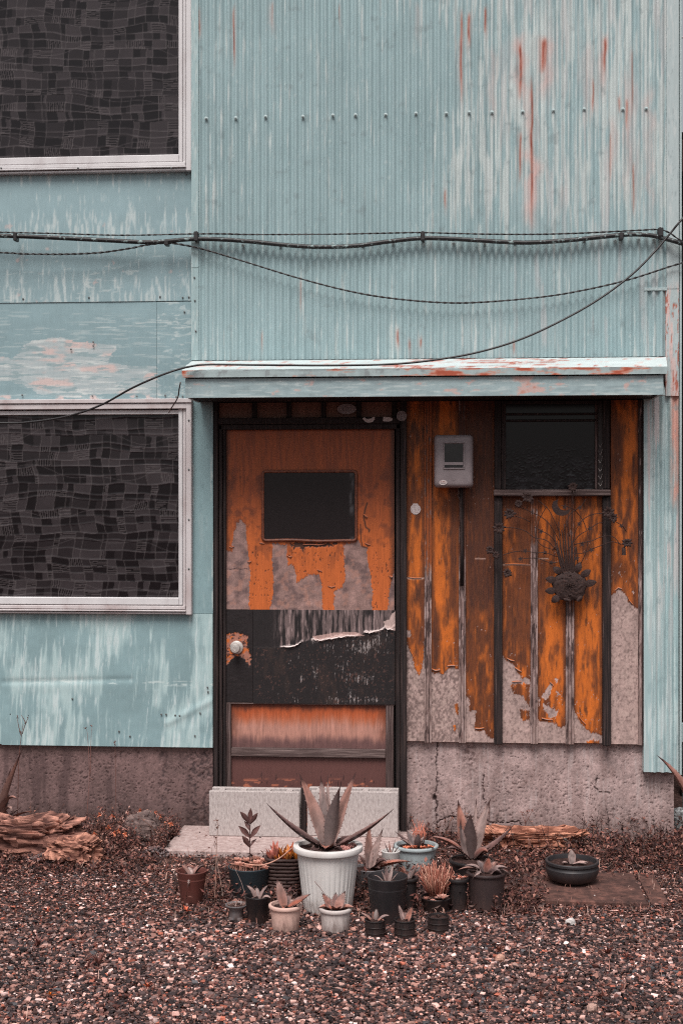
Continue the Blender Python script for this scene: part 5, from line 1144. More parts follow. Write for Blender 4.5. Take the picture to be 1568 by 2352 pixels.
# 2: dark teal pot with rosettes and leafy shoot
def rosette(o, x, y, z, r, c, n=20):
    b = MB()
    for j in range(n):
        a = j*2.39996; t = j/n; el = R(70-62*t); l = r*(.35+.65*t); d = Vector((math.cos(a)*math.cos(el), math.sin(a)*math.cos(el), math.sin(el)))
        leafmesh(b, (x+d.x*.002, y+d.y*.002, z), (x+d.x*l, y+d.y*l, z+d.z*l), r*.46, a+math.pi/2, (0, 0, -.12*r), c, tuple(np.minimum(255, tri(c)*1.15)), edge=(222, 176, 160), curl=.3, thick=.22, teeth=False, n=5, tipc=(206, 150, 132), maxat=.6, basew=.45)
    return b.build('rosette', M['leaf'], o, smooth=True)
o, rt, h, sz_ = pot('potted_succulent', 250, 432, 480, 268, 414, 612, MP['teal'], 'pale rosette succulents and a leafy red shoot in the dark teal pot', rim='plain', soild=.008)
u = unit_of(o)
for (dx, dy, dz, r) in ((-45, -.02, 22, .034), (35, -.01, 30, .036), (0, -.03, 16, .028), (-15, .02, 34, .032), (58, .015, 40, .028), (-58, .03, 34, .026), (20, .04, 38, .03), (70, -.03, 12, .024)): rosette(o, dx*u, dy, sz_+dz*u*.6, r, (206, 164, 148))
st_pts = spline([(-.0 *u, .0, sz_), (3*u, 0, sz_+60*u), (2*u, 0, sz_+130*u), (4*u, 0, sz_+205*u)], 5)
b = MB(); b.tube(st_pts, .0018, 6, col=L1((70, 46, 44))); shoot = b.build('shoot', M['leaf'], o, smooth=True)
for (z0, dx, dz, ph, w, dy) in ((195, 4, 62, 0, 22, .0), (190, -42, 54, 15, 22, -.01), (188, 36, 52, -15, 20, -.01), (160, -26, 38, 20, 18, .01), (130, -48, 52, 20, 24, -.01), (128, 46, 56, -15, 24, .0), (88, -32, 50, 10, 24, -.01), (90, 26, 30, -30, 16, .02)):
    b = MB(); leafmesh(b, (3*u, 0, sz_+z0*u), ((3+dx)*u, dy, sz_+(z0+dz)*u), w*u, R(ph), (dx*.05*u, 0, 8*u), (104, 76, 74), (116, 84, 80), edge=(140, 106, 100), teeth=False, n=8, maxat=.5, basew=.2, thick=.03, tipc=(104, 76, 72)); b.build('leaf', M['leaf'], shoot, smooth=True)
b = MB(); b.tube(spline([(-.02, -.02, sz_+.02), (60*u, -.04, sz_+.022), (130*u, -.04, sz_+.045), (190*u, -.035, sz_+.085)], 6), [.0028]*19, 6, col=L1((190, 140, 122))); b.build('runner', M['leaf'], o, smooth=True)
b = MB()
for k in range(260):
    a = random.random()*6.28; r = rt*.9*math.sqrt(random.random()); p_ = Vector((r*math.cos(a), r*math.sin(a), sz_)); b.tube([p_, p_+Vector((random.uniform(-.006, .006), random.uniform(-.006, .006), random.uniform(.008, .022)))], [.0012, .0005], 3, col=L1(np.array((160, 112, 98))*random.uniform(.7, 1.2)))
b.build('moss', M['leaf'], o)['kind'] = 'stuff'
# 3
o, rt, h, sz_ = pot('ceramic_pot', 232, 328, 634, 258, 318, 700, MP['grey'], 'small flared grey ceramic pot on feet with dry stubble', rim='flare', soild=.006)
b = MB()
for k in range(70):
    a = random.random()*6.28; r = rt*.8*math.sqrt(random.random()); p_ = Vector((r*math.cos(a), r*math.sin(a), sz_)); b.tube([p_, p_+Vector((random.uniform(-.01, .01), random.uniform(-.01, .01), random.uniform(.004, .016)))], [.0014, .0006], 3, col=L1(np.array((150, 120, 112))*random.uniform(.6, 1.2)))
b.build('stubble', M['leaf'], o)['kind'] = 'stuff'
# 4
o, rt, h, sz_ = pot('potted_agave', 323, 437, 598, 337, 425, 712, MP['black'], 'small pale four-leaved agave in a black pot beside the pink pot', rim='plain')
u = unit_of(o); agave(o, sz_+.004, [(-52, 66, -.01, 24, 60, 10, 16, PALEG, PALEG), (46, 66, .0, 24, 118, -8, 10, PALEG, GREY), (62, 16, -.03, 24, 100, 0, 26, PALEG, PALEG), (-18, 20, -.04, 22, 20, 0, 16, GREY, PALEG), (-12, 46, .03, 22, 0, 0, 0, GREY, PALEG)], u)
# 5
o, rt, h, sz_ = pot('potted_agave', 425, 572, 641, 442, 556, 748, MP['pink'], 'agave with one upright broad leaf in the pale pink pot', soild=.012)
u = unit_of(o); agave(o, sz_+.004, [(-40, 116, .01, 42, 20, 2, 0, TAN, PALEG), (112, 64, -.02, 44, 112, 0, -4, MAUVE, TAN), (86, 48, -.045, 30, 120, 0, 4, ORNG, ORNG), (-6, 4, -.04, 26, 0, 0, 14, TAN, ORNG), (14, 40, .03, 24, -10, 0, 0, GREY, MAUVE)], u)
# 6
o, rt, h, sz_ = pot('potted_agave', 640, 785, 653, 655, 774, 750, MP['white'], 'short tan agave in the small dusty white pot', soild=.012)
u = unit_of(o); agave(o, sz_+.004, [(-60, 66, .01, 40, 45, 0, -8, MAUVE, TAN), (42, 76, .01, 42, -20, -4, -6, TAN, PALEG), (-2, 62, .03, 34, 0, 0, 0, MAUVE, MAUVE), (86, 14, -.02, 36, 100, 0, 20, TAN, TAN), (-72, 10, -.02, 36, 80, 0, 22, ORNG, TAN), (10, 20, -.045, 36, 0, 0, 14, TAN, ORNG)], u)
b = MB(); b.tube(spline([(-20*u, .01, sz_), (-52*u, .01, sz_+70*u), (-92*u, .01, sz_+120*u)], 5), .0009, 5, col=L1((110, 76, 70))); b.build('dry_stalk', M['leaf'], o, smooth=True)
# 8: woven basket planter with golden succulent
vb, yb = Z1(487, 600); q = G(vb, yb); o = empty('basket_planter', (q.x, q.y+.05, 0)); tag(o, 'dark woven basket planter with golden leafy succulent beside the big white pot', 'planter')
u = unit_of(o); bh = 170*u; bw = 74*u; b = MB()
for j in range(11):
    z = bh*(j+.5)/11; n_ = 40; pts = []
    for k in range(n_+1):
        a = 2*math.pi*k/n_; rr = bw*(1+.03*math.sin(a*10+math.pi*(j % 2))); ex = lambda t_: math.copysign(abs(t_)**.6, t_)
        pts.append((rr*ex(math.cos(a)), rr*.75*ex(math.sin(a)), z))
    b.tube(pts, bh/22*.98, 6, cap=False)
b.build('basket', potmat('dark_wicker', (60, 40, 37), .7, .4, (30, 22, 22), (60, 60, 60)), o, smooth=True)
b = MB(); b.lathe([(bw*.98, 0), (bw*.98, bh*.9), (.001, bh*.93)], 20, sy=.75); b.build('soil', M['soil'], o)
for k in range(34):
    x, y = random.uniform(-.85, .85)*bw, random.uniform(-.6, .6)*bw; hgt = random.uniform(.02, .062)
    c = random.choice([(214, 132, 50), (196, 116, 44), (226, 150, 78), (190, 96, 60)]) if x > -.35*bw else random.choice([(214, 138, 122), (196, 116, 100)])
    b = MB()
    for j in range(4): a = random.random()*6.28; leafmesh(b, (x, y, bh*.9), (x+.02*math.cos(a), y+.02*math.sin(a), bh*.9+hgt*random.uniform(.7, 1.1)), .014, a+1.57, (0, 0, 0), c, c, edge=c, teeth=False, n=5, maxat=.6, basew=.4, tipc=c)
    b.build('leaf_cluster', M['leaf'], o, smooth=True)
# 9
o, rt, h, sz_ = pot('potted_agave', 793, 930, 480, 806, 916, 566, MP['grey'], 'agave with brown drooping leaves in a grey pot right of the big white pot', rim='plain', soild=.01)
u = unit_of(o); agave(o, sz_+.004, [(0, 190, .02, 36, 10, -10, 0, GREY, TAN), (58, 172, .01, 36, -20, -12, -10, PALEG, PALEG), (-8, 150, .04, 26, 0, 0, 0, MAUVE, TAN), (74, 40, -.03, 40, 100, 10, 40, DARKM, DARKM), (182, 42, -.03, 44, 96, 0, 26, ORNG, TAN), (48, 14, -.05, 26, 60, 0, 20, DARKM, DARKM), (-46, 60, .0, 28, 70, 0, 4, DARKM, MAUVE)], u)
# 9b
o, rt, h, sz_ = pot('white_pot', 912, 992, 400, 920, 985, 508, MP['chalk'], 'small plain white pot behind the drooping brown agave leaf', rim='plain')
u = unit_of(o); agave(o, sz_+.002, [(-30, 60, 0, 10, 80, 0, 0, DARKM, DARKM), (20, 70, .0, 10, 100, 0, 0, MAUVE, DARKM), (44, 50, 0, 10, 100, 0, 4, DARKM, DARKM), (-8, 54, .02, 10, 10, 0, 0, MAUVE, TAN)], u)
# 12
o, rt, h, sz_ = pot('potted_agave', 968, 1162, 388, 984, 1142, 492, MP['blue'], 'young grey agave with orange flowers in the wide pale blue pot', soild=.014, rimh=.012, rimo=.008)
u = unit_of(o); agave(o, sz_+.004, [(-90, 66, .0, 26, 70, 0, -4, GREY, DARKM), (-40, 66, .02, 32, 25, 0, 0, GREY, GREY), (12, 62, -.01, 30, -20, 0, 0, DARKM, GREY), (-70, 40, -.02, 24, 80, 0, 8, PALEG, GREY), (40, 44, .02, 26, 110, 0, 4, GREY, PALEG)], u)
for (dx, dz) in ((-6, 6), (30, -2), (-34, -2), (60, 10)):
    b = MB()
    for j in range(12): a = random.random()*6.28; x = dx*u+random.uniform(-.012, .012); y = -rt*.6+random.uniform(-.012, .012); z = sz_+.012+dz*u*.4; leafmesh(b, (x, y, z), (x+.012*math.cos(a), y+.012*math.sin(a), z+.008), .009, a+1.57, (0, 0, 0), (226, 134, 100), (232, 150, 116), edge=(236, 160, 130), teeth=False, n=4, tipc=(226, 134, 100))
    b.build('flower', M['leaf'], o, smooth=True)
b = MB()
for k in range(30):
    a = random.random()*6.28; p_ = Vector((.01+random.uniform(-.02, .02), .03, sz_)); b.tube([p_, p_+Vector((random.uniform(-.01, .015), 0, .05)), p_+Vector((random.uniform(-.022, .022), 0, random.uniform(.06, .11)))], [.001, .0012, .0006], 4, col=L1(np.array((196, 118, 98))*random.uniform(.8, 1.1)))
b.build('red_sprig', M['leaf'], o, smooth=True)
# 10
o, rt, h, sz_ = pot('potted_agave', 852, 1028, 522, 872, 1006, 712, MP['black2'], 'tall dusty black nursery pot with a tiny pale agave', rim='plain', soild=.03)
u = unit_of(o); agave(o, sz_+.004, [(-26, 60, -.01, 14, 60, 0, 0, PALEG, PALEG), (-6, 70, .01, 18, 10, 0, 0, MAUVE, GREY), (26, 84, .0, 16, -20, 0, 0, PALEG, (200, 190, 186)), (50, 50, .0, 10, 100, 0, 4, PALEG, PALEG), (-60, 44, -.03, 9, 80, 0, 20, (196, 186, 184), PALEG)], u)
# 11
o, rt, h, sz_ = pot('black_pot', 985, 1072, 516, 995, 1062, 648, MP['black'], 'black pot with bare soil behind the tall black nursery pot', rim='lip', soild=.012)
u = unit_of(o); agave(o, sz_+.002, [(-40, 52, .01, 30, 95, 0, 20, TAN, ORNG), (10, 40, .02, 16, 0, 0, 0, GREY, GREY), (44, 66, .02, 22, 60, 0, 10, PALEG, PALEG)], u)
# 13: twiggy red succulent
o, rt, h, sz_ = pot('potted_succulent', 1082, 1216, 606, 1096, 1202, 662, MP['black'], 'bushy red twiggy succulent with a pale rosette in a black pot', rim='plain', soild=.006)
u = unit_of(o); b = MB()
for k in range(150):
    a = random.random()*6.28; r0 = .028*math.sqrt(random.random()); r1 = r0*random.uniform(1.4, 2.6)+.008; hz = random.uniform(.07, .135)*(1-.25*r1/.07)
    p0 = Vector((r0*math.cos(a), r0*math.sin(a)+.01, sz_)); p2 = Vector((r1*math.cos(a)+random.uniform(-.006, .006), r1*math.sin(a)+.01, sz_+hz)); p1 = (p0+p2)/2+Vector((random.uniform(-.008, .008), random.uniform(-.008, .008), .01))
    cl = np.array(random.choice([(168, 104, 88), (190, 130, 112), (140, 84, 72), (206, 156, 136)]), float)
    b.tube([p0, p1, p2, p2+Vector((random.uniform(-.004, .004), 0, .006))], [.002, .0021, .0018, .0008], 5, col=L1(cl))
b.build('stems', M['leaf'], o, smooth=True)['kind'] = 'stuff'
rosette(o, 26*u, -.035, sz_+.010, .03, (222, 190, 178), 26); rosette(o, -40*u, -.03, sz_+.004, .018, (204, 160, 146), 16); rosette(o, -14*u, -.045, sz_+.002, .014, (204, 160, 146), 14)
# 14: three little black tins
for (rl, rr, ry, bl, br, by, lb, sp) in ((838, 932, 698, 842, 930, 771, 'small black tin pot with three spread pale leaves, left of the front trio', [(-66, 40, -.01, 24, 80, 0, 4, TAN, PALEG), (6, 56, .0, 20, 5, 0, 0, PALEG, (206, 204, 202)), (-12, 40, .01, 22, 40, 0, 0, TAN, TAN), (64, 26, -.01, 24, 105, 0, 18, GREY, PALEG), (40, 8, -.02, 22, 100, 0, 12, TAN, TAN)]),
                                          (965, 1060, 698, 968, 1058, 777, 'small black tin pot with a two-leaved pale agave, middle of the front trio', [(-28, 74, .0, 22, 40, 0, -6, PALEG, PALEG), (34, 66, .0, 26, -30, 2, -8, TAN, TAN), (2, 36, .01, 24, 0, 0, 0, MAUVE, PALEG)]),
                                          (1110, 1206, 683, 1113, 1203, 753, 'small black tin pot of bare soil, right of the front trio', [])):
    o, rt, h, sz_ = pot('tin_pot', rl, rr, ry, bl, br, by, MP['black'], lb, rim='lip', soild=.008, rimh=.004, rimo=.002)
    u = unit_of(o)
    if sp: agave(o, sz_+.002, sp, u)
    b = MB()
    for z in (h*.3, h*.62): b.tube([(rt*1.0*math.cos(a), rt*1.0*math.sin(a), z) for a in [2*math.pi*k/36 for k in range(37)]], .0012, 5, cap=False)
    b.build('bead_ring', MP['black'], o, smooth=True)
# 15
o, rt, h, sz_ = pot('black_pot', 1195, 1290, 520, 1206, 1278, 654, MP['black'], 'black pot of pale flowers between the red succulent and brown pot', rim='lip', soild=.006)
for k in range(10): rosette(o, random.uniform(-.03, .03), random.uniform(-.03, .02), sz_+.004, .012, random.choice([(214, 166, 150), (206, 190, 184), (200, 120, 98)]), 9)
# 17
o, rt, h, sz_ = pot('potted_agave', 1205, 1400, 452, 1232, 1376, 548, MP['black'], 'tall grey agave in a black pot, second largest of the group', rim='lip', soild=.004)
u = unit_of(o); agave(o, sz_+.012, [(-58, 236, .03, 60, 25, -14, 0, TAN, TAN), (-4, 190, -.02, 62, 8, -10, 6, (118, 106, 105), (92, 76, 76)), (22, 238, .05, 24, 0, 0, 0, PALEG, PALEG), (82, 244, .03, 58, -30, -14, -20, PALEG, PALEG), (176, 140, -.01, 46, 112, 10, -30, MAUVE, DARKM), (-186, 86, -.01, 40, 84, 0, 44, ORNG, MAUVE), (-46, 170, -.03, 38, 40, -24, -30, PALEG, GREY), (-110, 40, -.04, 36, 80, -10, 44, GREY, DARKM), (110, 40, .02, 34, 110, 0, 30, GREY, MAUVE), (70, 30, -.05, 40, 110, 10, 40, DARKM, ORNG)], u)
# 16
o, rt, h, sz_ = pot('potted_agave', 1280, 1452, 502, 1296, 1440, 657, MP['brown'], 'drooping grey agave in the large dark brown pot at right', rim='lip', soild=.008, rimh=.010)
u = unit_of(o); agave(o, sz_+.006, [(-100, 26, -.02, 30, 80, 0, 30, PALEG, GREY), (-60, -10, -.07, 26, 50, 0, 44, GREY, PALEG), (96, 20, -.02, 32, 100, 0, 30, PALEG, GREY), (120, -24, -.04, 24, 105, 0, 60, GREY, PALEG), (10, 66, .0, 36, 0, 0, 0, MAUVE, ORNG), (44, 40, .02, 32, -40, 0, 6, GREY, TAN), (-40, 44, .02, 34, 40, 0, 6, GREY, GREY), (70, 6, -.06, 28, 120, 0, 30, DARKM, GREY), (-130, 0, .0, 26, 85, 0, 34, GREY, TAN)], u)
# 18: shallow bowl on the slab
qa, qb = G(1262, 2034, .02), G(1369, 2034, .02); cen = (qa+qb)/2; rt = (1375.6-1255)/2*depth(cen)/F*1.03
o = empty('bowl_planter', (cen.x, cen.y+rt*.55, .021)); tag(o, 'shallow black bowl planter with one small grey leaf on the slab', 'planter')
b = MB(); b.lathe([(rt*.55, 0), (rt*.62, .002), (rt*.88, .018), (rt*.985, .042), (rt*.99, .055), (rt*.955, .060), (rt*.95, .066), (rt, .071), (rt, .079), (rt*.985, .081), (rt*.91, .081), (rt*.90, .077), (rt*.88, .055)], 48); b.build('bowl', MP['black2'], o, smooth=True, sharp=35)
soil(o, rt*.9, .064, .003); leaf(o, (.0, -.0, .064), (-.004, 0, .122), .030, R(10), (0, 0, 0), (150, 142, 140), (190, 180, 176), teeth=False, tipc=(180, 170, 166), maxat=.6)
for (x, y, x2, y2, z2) in ((.0, -.01, .055, -.03, .075), (.01, .0, .065, .0, .072), (-.01, -.01, -.04, -.02, .075)): leaf(o, (x, y, .064), (x2, y2, z2), .026, math.atan2(y2-y, x2-x)+1.57, (0, 0, .006), PALEG, PALEG, teeth=False)
# plants at both edges of the frame
def free_agave(vx, vy, label, specs, unit_px=1.0, name='agave_plant', z=.0):
    q = G(vx, vy, 0); o = empty(name, (q.x, q.y, 0)); tag(o, label, 'plant'); u = depth(q)/F
    b = MB(); b.lathe([(.03, -.01), (.035, .02), (.02, .05)], 12); b.c = [tuple(L1(DARKM))]*len(b.v); b.build('stem', M['leaf'], o, smooth=True); agave(o, .03+z, specs, u); return o
free_agave(-12, 1925, 'spiny aloe with curling leaves leaning in at the left edge', [(66, 190, .0, 30, 70, -20, -30, GREY, TAN), (60, 74, -.02, 24, 80, -6, 70, MAUVE, TAN), (52, 44, -.03, 20, 80, 4, 66, TAN, PALEG), (64, 56, .0, 18, 95, 0, 14, PALEG, PALEG), (-40, 120, .0, 26, 80, 0, 0, GREY, TAN), (44, 16, -.04, 20, 80, 0, 50, ORNG, TAN), (-70, 60, 0, 26, 80, 0, 30, GREY, TAN), (30, 140, .05, 24, 20, 0, 0, GREY, MAUVE), (90, 44, .03, 14, 60, 0, 26, TAN, ORNG)])
free_agave(1606, 1990, 'large agave reaching a pointed brown leaf in at the right edge', [(-100, 228, -.02, 40, 60, 44, 40, MAUVE, TAN), (-40, 200, -.02, 36, 60, 20, 40, GREY, GREY), (10, 270, 0, 40, 10, 0, 0, GREY, TAN), (90, 200, 0, 40, 100, 0, 10, GREY, TAN), (-24, 240, .04, 36, 30, 0, 10, MAUVE, GREY)], z=.02)

# ------------------------------------------------------------------ weeds with tall dry stalks
def weed(vx, vy, label, paths, heads, r=.0016, col=(112, 74, 66), hcol=(96, 60, 54), yo=0.0):
    q = G(vx, vy); o = empty('dry_weed', (q.x, q.y+yo, 0)); tag(o, label, 'weed'); b = MB(); s = depth(q)/F
    w = lambda a, c: (P(a, c, q.y+yo)-Vector((q.x, q.y+yo, 0)))
    for pth in paths:
        pp = spline([w(*p_) for p_ in pth], 5); b.tube(pp, [r*(1-.6*k/len(pp)) for k in range(len(pp))], 5, col=L1(col))
    b.build('stem', M['leaf'], o, smooth=True)
    for (a, c, n_, sp, ln) in heads:
        b = MB(); c0 = w(a, c)
        for k in range(n_):
            p_ = c0+Vector((random.gauss(0, sp), random.gauss(0, sp), random.uniform(-ln, ln))); d = Vector((random.uniform(-1, 1), random.uniform(-1, 1), random.uniform(.2, 1)))*.007
            leafmesh(b, p_, p_+d, .0042, random.random()*3, (0, 0, 0), hcol, hcol, edge=hcol, teeth=False, n=3, tipc=hcol)
        b.build('seed_head', M['leaf'], o)
    return o
weed(40, 1925, 'forked dry weed stalk in front of the teal panel at far left', [[(40, 1920), (42, 1850), (44, 1750), (50, 1690), (54, 1662)], [(50, 1690), (44, 1668), (41, 1650)], [(52, 1685), (60, 1660), (66, 1648)], [(60, 1660), (55, 1650), (50, 1642)]], [(41, 1648, 5, .002, .006), (66, 1647, 5, .002, .006), (60, 1664, 4, .002, .008), (26, 1640, 2, .002, .004)], .0020, yo=.06)
weed(200, 1930, 'thin twin-stalked dry weed with pale heads at the foundation', [[(198, 1925), (202, 1850), (206, 1780), (202, 1690), (198, 1672)], [(208, 1780), (209, 1720), (211, 1672)]], [(198, 1672, 6, .003, .004), (211, 1669, 6, .003, .004), (212, 1790, 5, .002, .006)], .0014, (134, 92, 84), (150, 120, 114), yo=.05)
weed(268, 1930, 'dark seed-spike weed against the bottom of the teal panel', [[(268, 1925), (267, 1850), (266, 1770), (265, 1702)]], [(265, 1708, 14, .0025, .014)], .0014, yo=.05)
weed(497, 2075, 'tall tan seed-spike weed beside the dark teal pot', [[(492, 2075), (496, 2020), (497, 1960), (500, 1900), (499, 1880)]], [(499, 1892, 20, .003, .022), (496, 1935, 14, .003, .02)], .0018, (160, 126, 114), (132, 92, 80))
weed(520, 2078, 'bare leaning tan stalk next to the seed-spike weed', [[(516, 2078), (508, 2030), (500, 1985), (496, 1950)]], [], .0016, (176, 142, 130))
weed(640, 2085, 'pale thin grass stalks bending over the dark teal pot', [[(575, 2110), (566, 2070), (556, 2030), (540, 1995)], [(600, 2115), (585, 2080), (560, 2060)], [(620, 2120), (600, 2090), (575, 2065)]], [], .0011, (176, 150, 142))
weed(1147, 1920, 'slim dry weed stalk before the cracked concrete', [[(1145, 1918), (1146, 1870), (1147, 1850), (1151, 1826)]], [(1151, 1826, 5, .002, .004)], .0013, (92, 62, 58), (150, 104, 92), yo=.04)
weed(1210, 1930, 'reddish feathery weed above the long orange rock', [[(1205, 1925), (1206, 1880), (1212, 1860)], [(1206, 1890), (1218, 1868), (1224, 1856)], [(1206, 1890), (1198, 1870), (1196, 1862)]], [(1212, 1866, 10, .006, .01), (1222, 1862, 8, .005, .008), (1197, 1868, 8, .005, .008)], .0013, (120, 76, 68), (140, 88, 78), yo=.04)

# ------------------------------------------------------------------ loose stuff: leaves, grass, ground cover, gravel
def scatter(name, pts, size, cols, up, label, cat=None, parent=None, seed=0, kind='stuff', aspect=.5):
    r = np.random.default_rng(seed); n = len(pts); pts = np.asarray(pts, float)
    az = r.random(n)*2*np.pi; el = (r.random(n)-.25)*up; ln = r.uniform(size[0], size[1], n); w = ln*aspect*r.uniform(.6, 1.2, n)
    t = np.stack([np.cos(az)*np.cos(el), np.sin(az)*np.cos(el), np.sin(el)], 1); s = np.stack([-np.sin(az), np.cos(az), (r.random(n)-.5)*1.2], 1); s /= np.linalg.norm(s, axis=1)[:, None]
    nn = np.cross(t, s); bend = (r.random(n)-.3)[:, None]*nn*ln[:, None]*.35
    a = pts; m1 = pts+t*(ln*.5)[:, None]+s*(w*.5)[:, None]+bend; m2 = pts+t*(ln*.5)[:, None]-s*(w*.5)[:, None]+bend; e = pts+t*ln[:, None]
    v = np.stack([a, m1, e, m2], 1).reshape(-1, 3); k = np.arange(n)[:, None]*4
    f = np.concatenate([k+np.array([[0, 1, 2]]), k+np.array([[0, 2, 3]])])
    v[:, 2] = np.maximum(v[:, 2], .0)
    c = np.asarray(cols, float)[r.integers(0, len(cols), n)]*r.uniform(.7, 1.2, n)[:, None]
    o = mk(name, v, f, M['litter'], parent, cols=L1(np.clip(np.repeat(c, 4, 0), 0, 255)), smooth=False)
    if kind: o['kind'] = kind
    if label: o['label'] = label
    if cat: o['category'] = cat
    return o
def blades(name, pts, h, cols, label, lean=.5, w=.0016, seed=0, parent=None, cat=None):
    r = np.random.default_rng(seed); n = len(pts); pts = np.asarray(pts, float); az = r.random(n)*6.283; d = np.stack([np.cos(az), np.sin(az), 0*az], 1); s = np.stack([-np.sin(az), np.cos(az), 0*az], 1)
    hh_ = r.uniform(h[0], h[1], n)[:, None]; ln = (r.random(n)*lean)[:, None]; z = np.array([[0, 0, 1.]])
    b0 = pts-s*w; b1 = pts+s*w; m = pts+z*hh_*.6+d*ln*hh_*.3; m0 = m-s*w*.8; m1 = m+s*w*.8; e = pts+z*hh_*(1-.35*ln)+d*ln*hh_
    v = np.stack([b0, b1, m1, m0, e], 1).reshape(-1, 3); k = np.arange(n)[:, None]*5
    f = np.concatenate([k+np.array([[0, 1, 2]]), k+np.array([[0, 2, 3]]), k+np.array([[3, 2, 4]])])
    c = np.asarray(cols, float)[r.integers(0, len(cols), n)]*r.uniform(.75, 1.2, n)[:, None]
    o = mk(name, v, f, M['litter'], parent, cols=L1(np.clip(np.repeat(c, 5, 0), 0, 255)), smooth=False); o['kind'] = 'stuff'; o['label'] = label
    if cat: o['category'] = cat
    return o
def region(n, vpoly_, seed, zmax=0.0, zf=None):
    r = np.random.default_rng(seed); pg = [G(a, c) for a, c in vpoly_]; xs_ = [p_.x for p_ in pg]; ys_ = [p_.y for p_ in pg]; out = []
    while sum(map(len, out)) < n:
        x = r.uniform(min(xs_), max(xs_), n); y = r.uniform(min(ys_), max(ys_), n); m_ = inpoly(x, y, [(p_.x, p_.y) for p_ in pg]); out.append(np.stack([x[m_], y[m_]], 1))
    a = np.concatenate(out)[:n]; z = r.random(n)**1.6*zmax*(vn(a[:, 0]*14, a[:, 1]*14, seed)*1.4) if zmax else np.full(n, .004)
    return np.column_stack([a, z])
BR = [(120, 76, 68), (96, 60, 54), (146, 96, 86), (66, 46, 44), (156, 110, 98), (112, 60, 50), (84, 52, 48)]
RD = [(126, 82, 73), (98, 60, 55), (78, 52, 50), (148, 106, 95), (60, 43, 43), (88, 70, 66)]
scatter('leaf_litter', np.concatenate([region(4200, [(-40, 2000), (1600, 2000), (1600, 1915), (-40, 1915)], 3, .02), region(2200, [(930, 2010), (1600, 2030), (1600, 1915), (930, 1915)], 4, .04), region(2200, [(380, 2115), (1250, 2115), (1250, 2000), (380, 2000)], 5, .015), region(900, [(1200, 2110), (1600, 2110), (1600, 2070), (1200, 2070)], 6, .01), region(1500, [(-20, 2120), (560, 2120), (500, 1990), (-20, 1990)], 7, .008), region(3000, [(-20, 2345), (1580, 2345), (1580, 2110), (-20, 2110)], 8, .006), region(2600, [(-30, 2075), (1590, 2075), (1590, 1990), (-30, 1990)], 9, .012)]), (.007, .022), BR, .9, 'brown dry leaf litter along the house and among the pots', seed=11)
scatter('low_weeds', np.concatenate([region(2600, [(1300, 1990), (1590, 2010), (1590, 1915), (1340, 1918)], 13, .12), region(500, [(960, 1945), (1110, 1945), (1110, 1915), (960, 1915)], 14, .05), region(3600, [(470, 2095), (1010, 2100), (1010, 1995), (470, 1995)], 15, .085), region(2400, [(1000, 2095), (1260, 2095), (1250, 1990), (1000, 1990)], 16, .08), region(500, [(1130, 2105), (1240, 2105), (1240, 2055), (1130, 2055)], 17, .03), region(2600, [(-40, 2010), (372, 2010), (362, 1945), (-40, 1935)], 18, .05), region(700, [(-20, 2330), (1580, 2330), (1580, 2110), (-20, 2110)], 24, .012), region(900, [(1090, 2000), (1330, 2000), (1330, 1930), (1090, 1930)], 20, .06)]), (.009, .028), RD, 1.3, 'low reddish brown weeds growing along the wall and pots', seed=19)
gc = empty('flowering_ground_cover', G(250, 1935)); tag(gc, 'reddish ground cover with small orange flowers beside the cement step', 'plant'); g0 = np.array(gc.location)
gpts = np.concatenate([region(5200, [(200, 1972), (378, 1968), (405, 1916), (195, 1916)], 21, .13), region(3200, [(-40, 1940), (240, 1940), (240, 1914), (-40, 1914)], 22, .10), region(1200, [(380, 1935), (410, 1935), (415, 1914), (380, 1914)], 26, .08), region(250, [(140, 1990), (330, 1995), (330, 1960), (140, 1955)], 23, .02)])-g0
scatter('foliage', gpts, (.006, .018), [(116, 72, 64), (84, 56, 54), (140, 96, 88), (70, 52, 52), (160, 122, 112)], 1.5, None, parent=gc, seed=25)
for (zx, zy) in ((870, 665), (985, 650), (965, 678), (990, 700), (1035, 740), (1062, 748), (740, 635), (675, 770), (712, 805), (740, 790), (588, 812), (490, 850), (548, 855), (525, 830), (780, 812), (700, 700), (620, 690)):
    vx, vy = zx*.3707, 1614.5+zy*.3707
    q = P(vx, vy, G(vx, min(1960, vy+45)).y)-gc.location; b = MB()
    for j in range(5): a = 2*math.pi*j/5+random.random(); d = Vector((math.cos(a), -.5, math.sin(a)))*.0125; leafmesh(b, q, q+d, .011, random.random(), (0, 0, 0), (250, 150, 112), (255, 168, 130), edge=(255, 180, 150), teeth=False, n=4, tipc=(250, 156, 120))
    b.build('flower', M['leaf'], gc, smooth=True)
blades('dry_grass', np.concatenate([region(260, [(-20, 2000), (600, 2000), (600, 1930), (-20, 1930)], 31), region(520, [(380, 2110), (1250, 2110), (1250, 2000), (380, 2000)], 32), region(420, [(1150, 2110), (1590, 2110), (1590, 1960), (1150, 1990)], 33), region(220, [(-20, 2345), (1580, 2345), (1580, 2110), (-20, 2110)], 34)]), (.010, .045), [(140, 98, 88), (160, 120, 108), (110, 72, 64), (176, 144, 132)], 'short dry grass blades poking through the gravel', seed=35, lean=1.6, w=.0011)
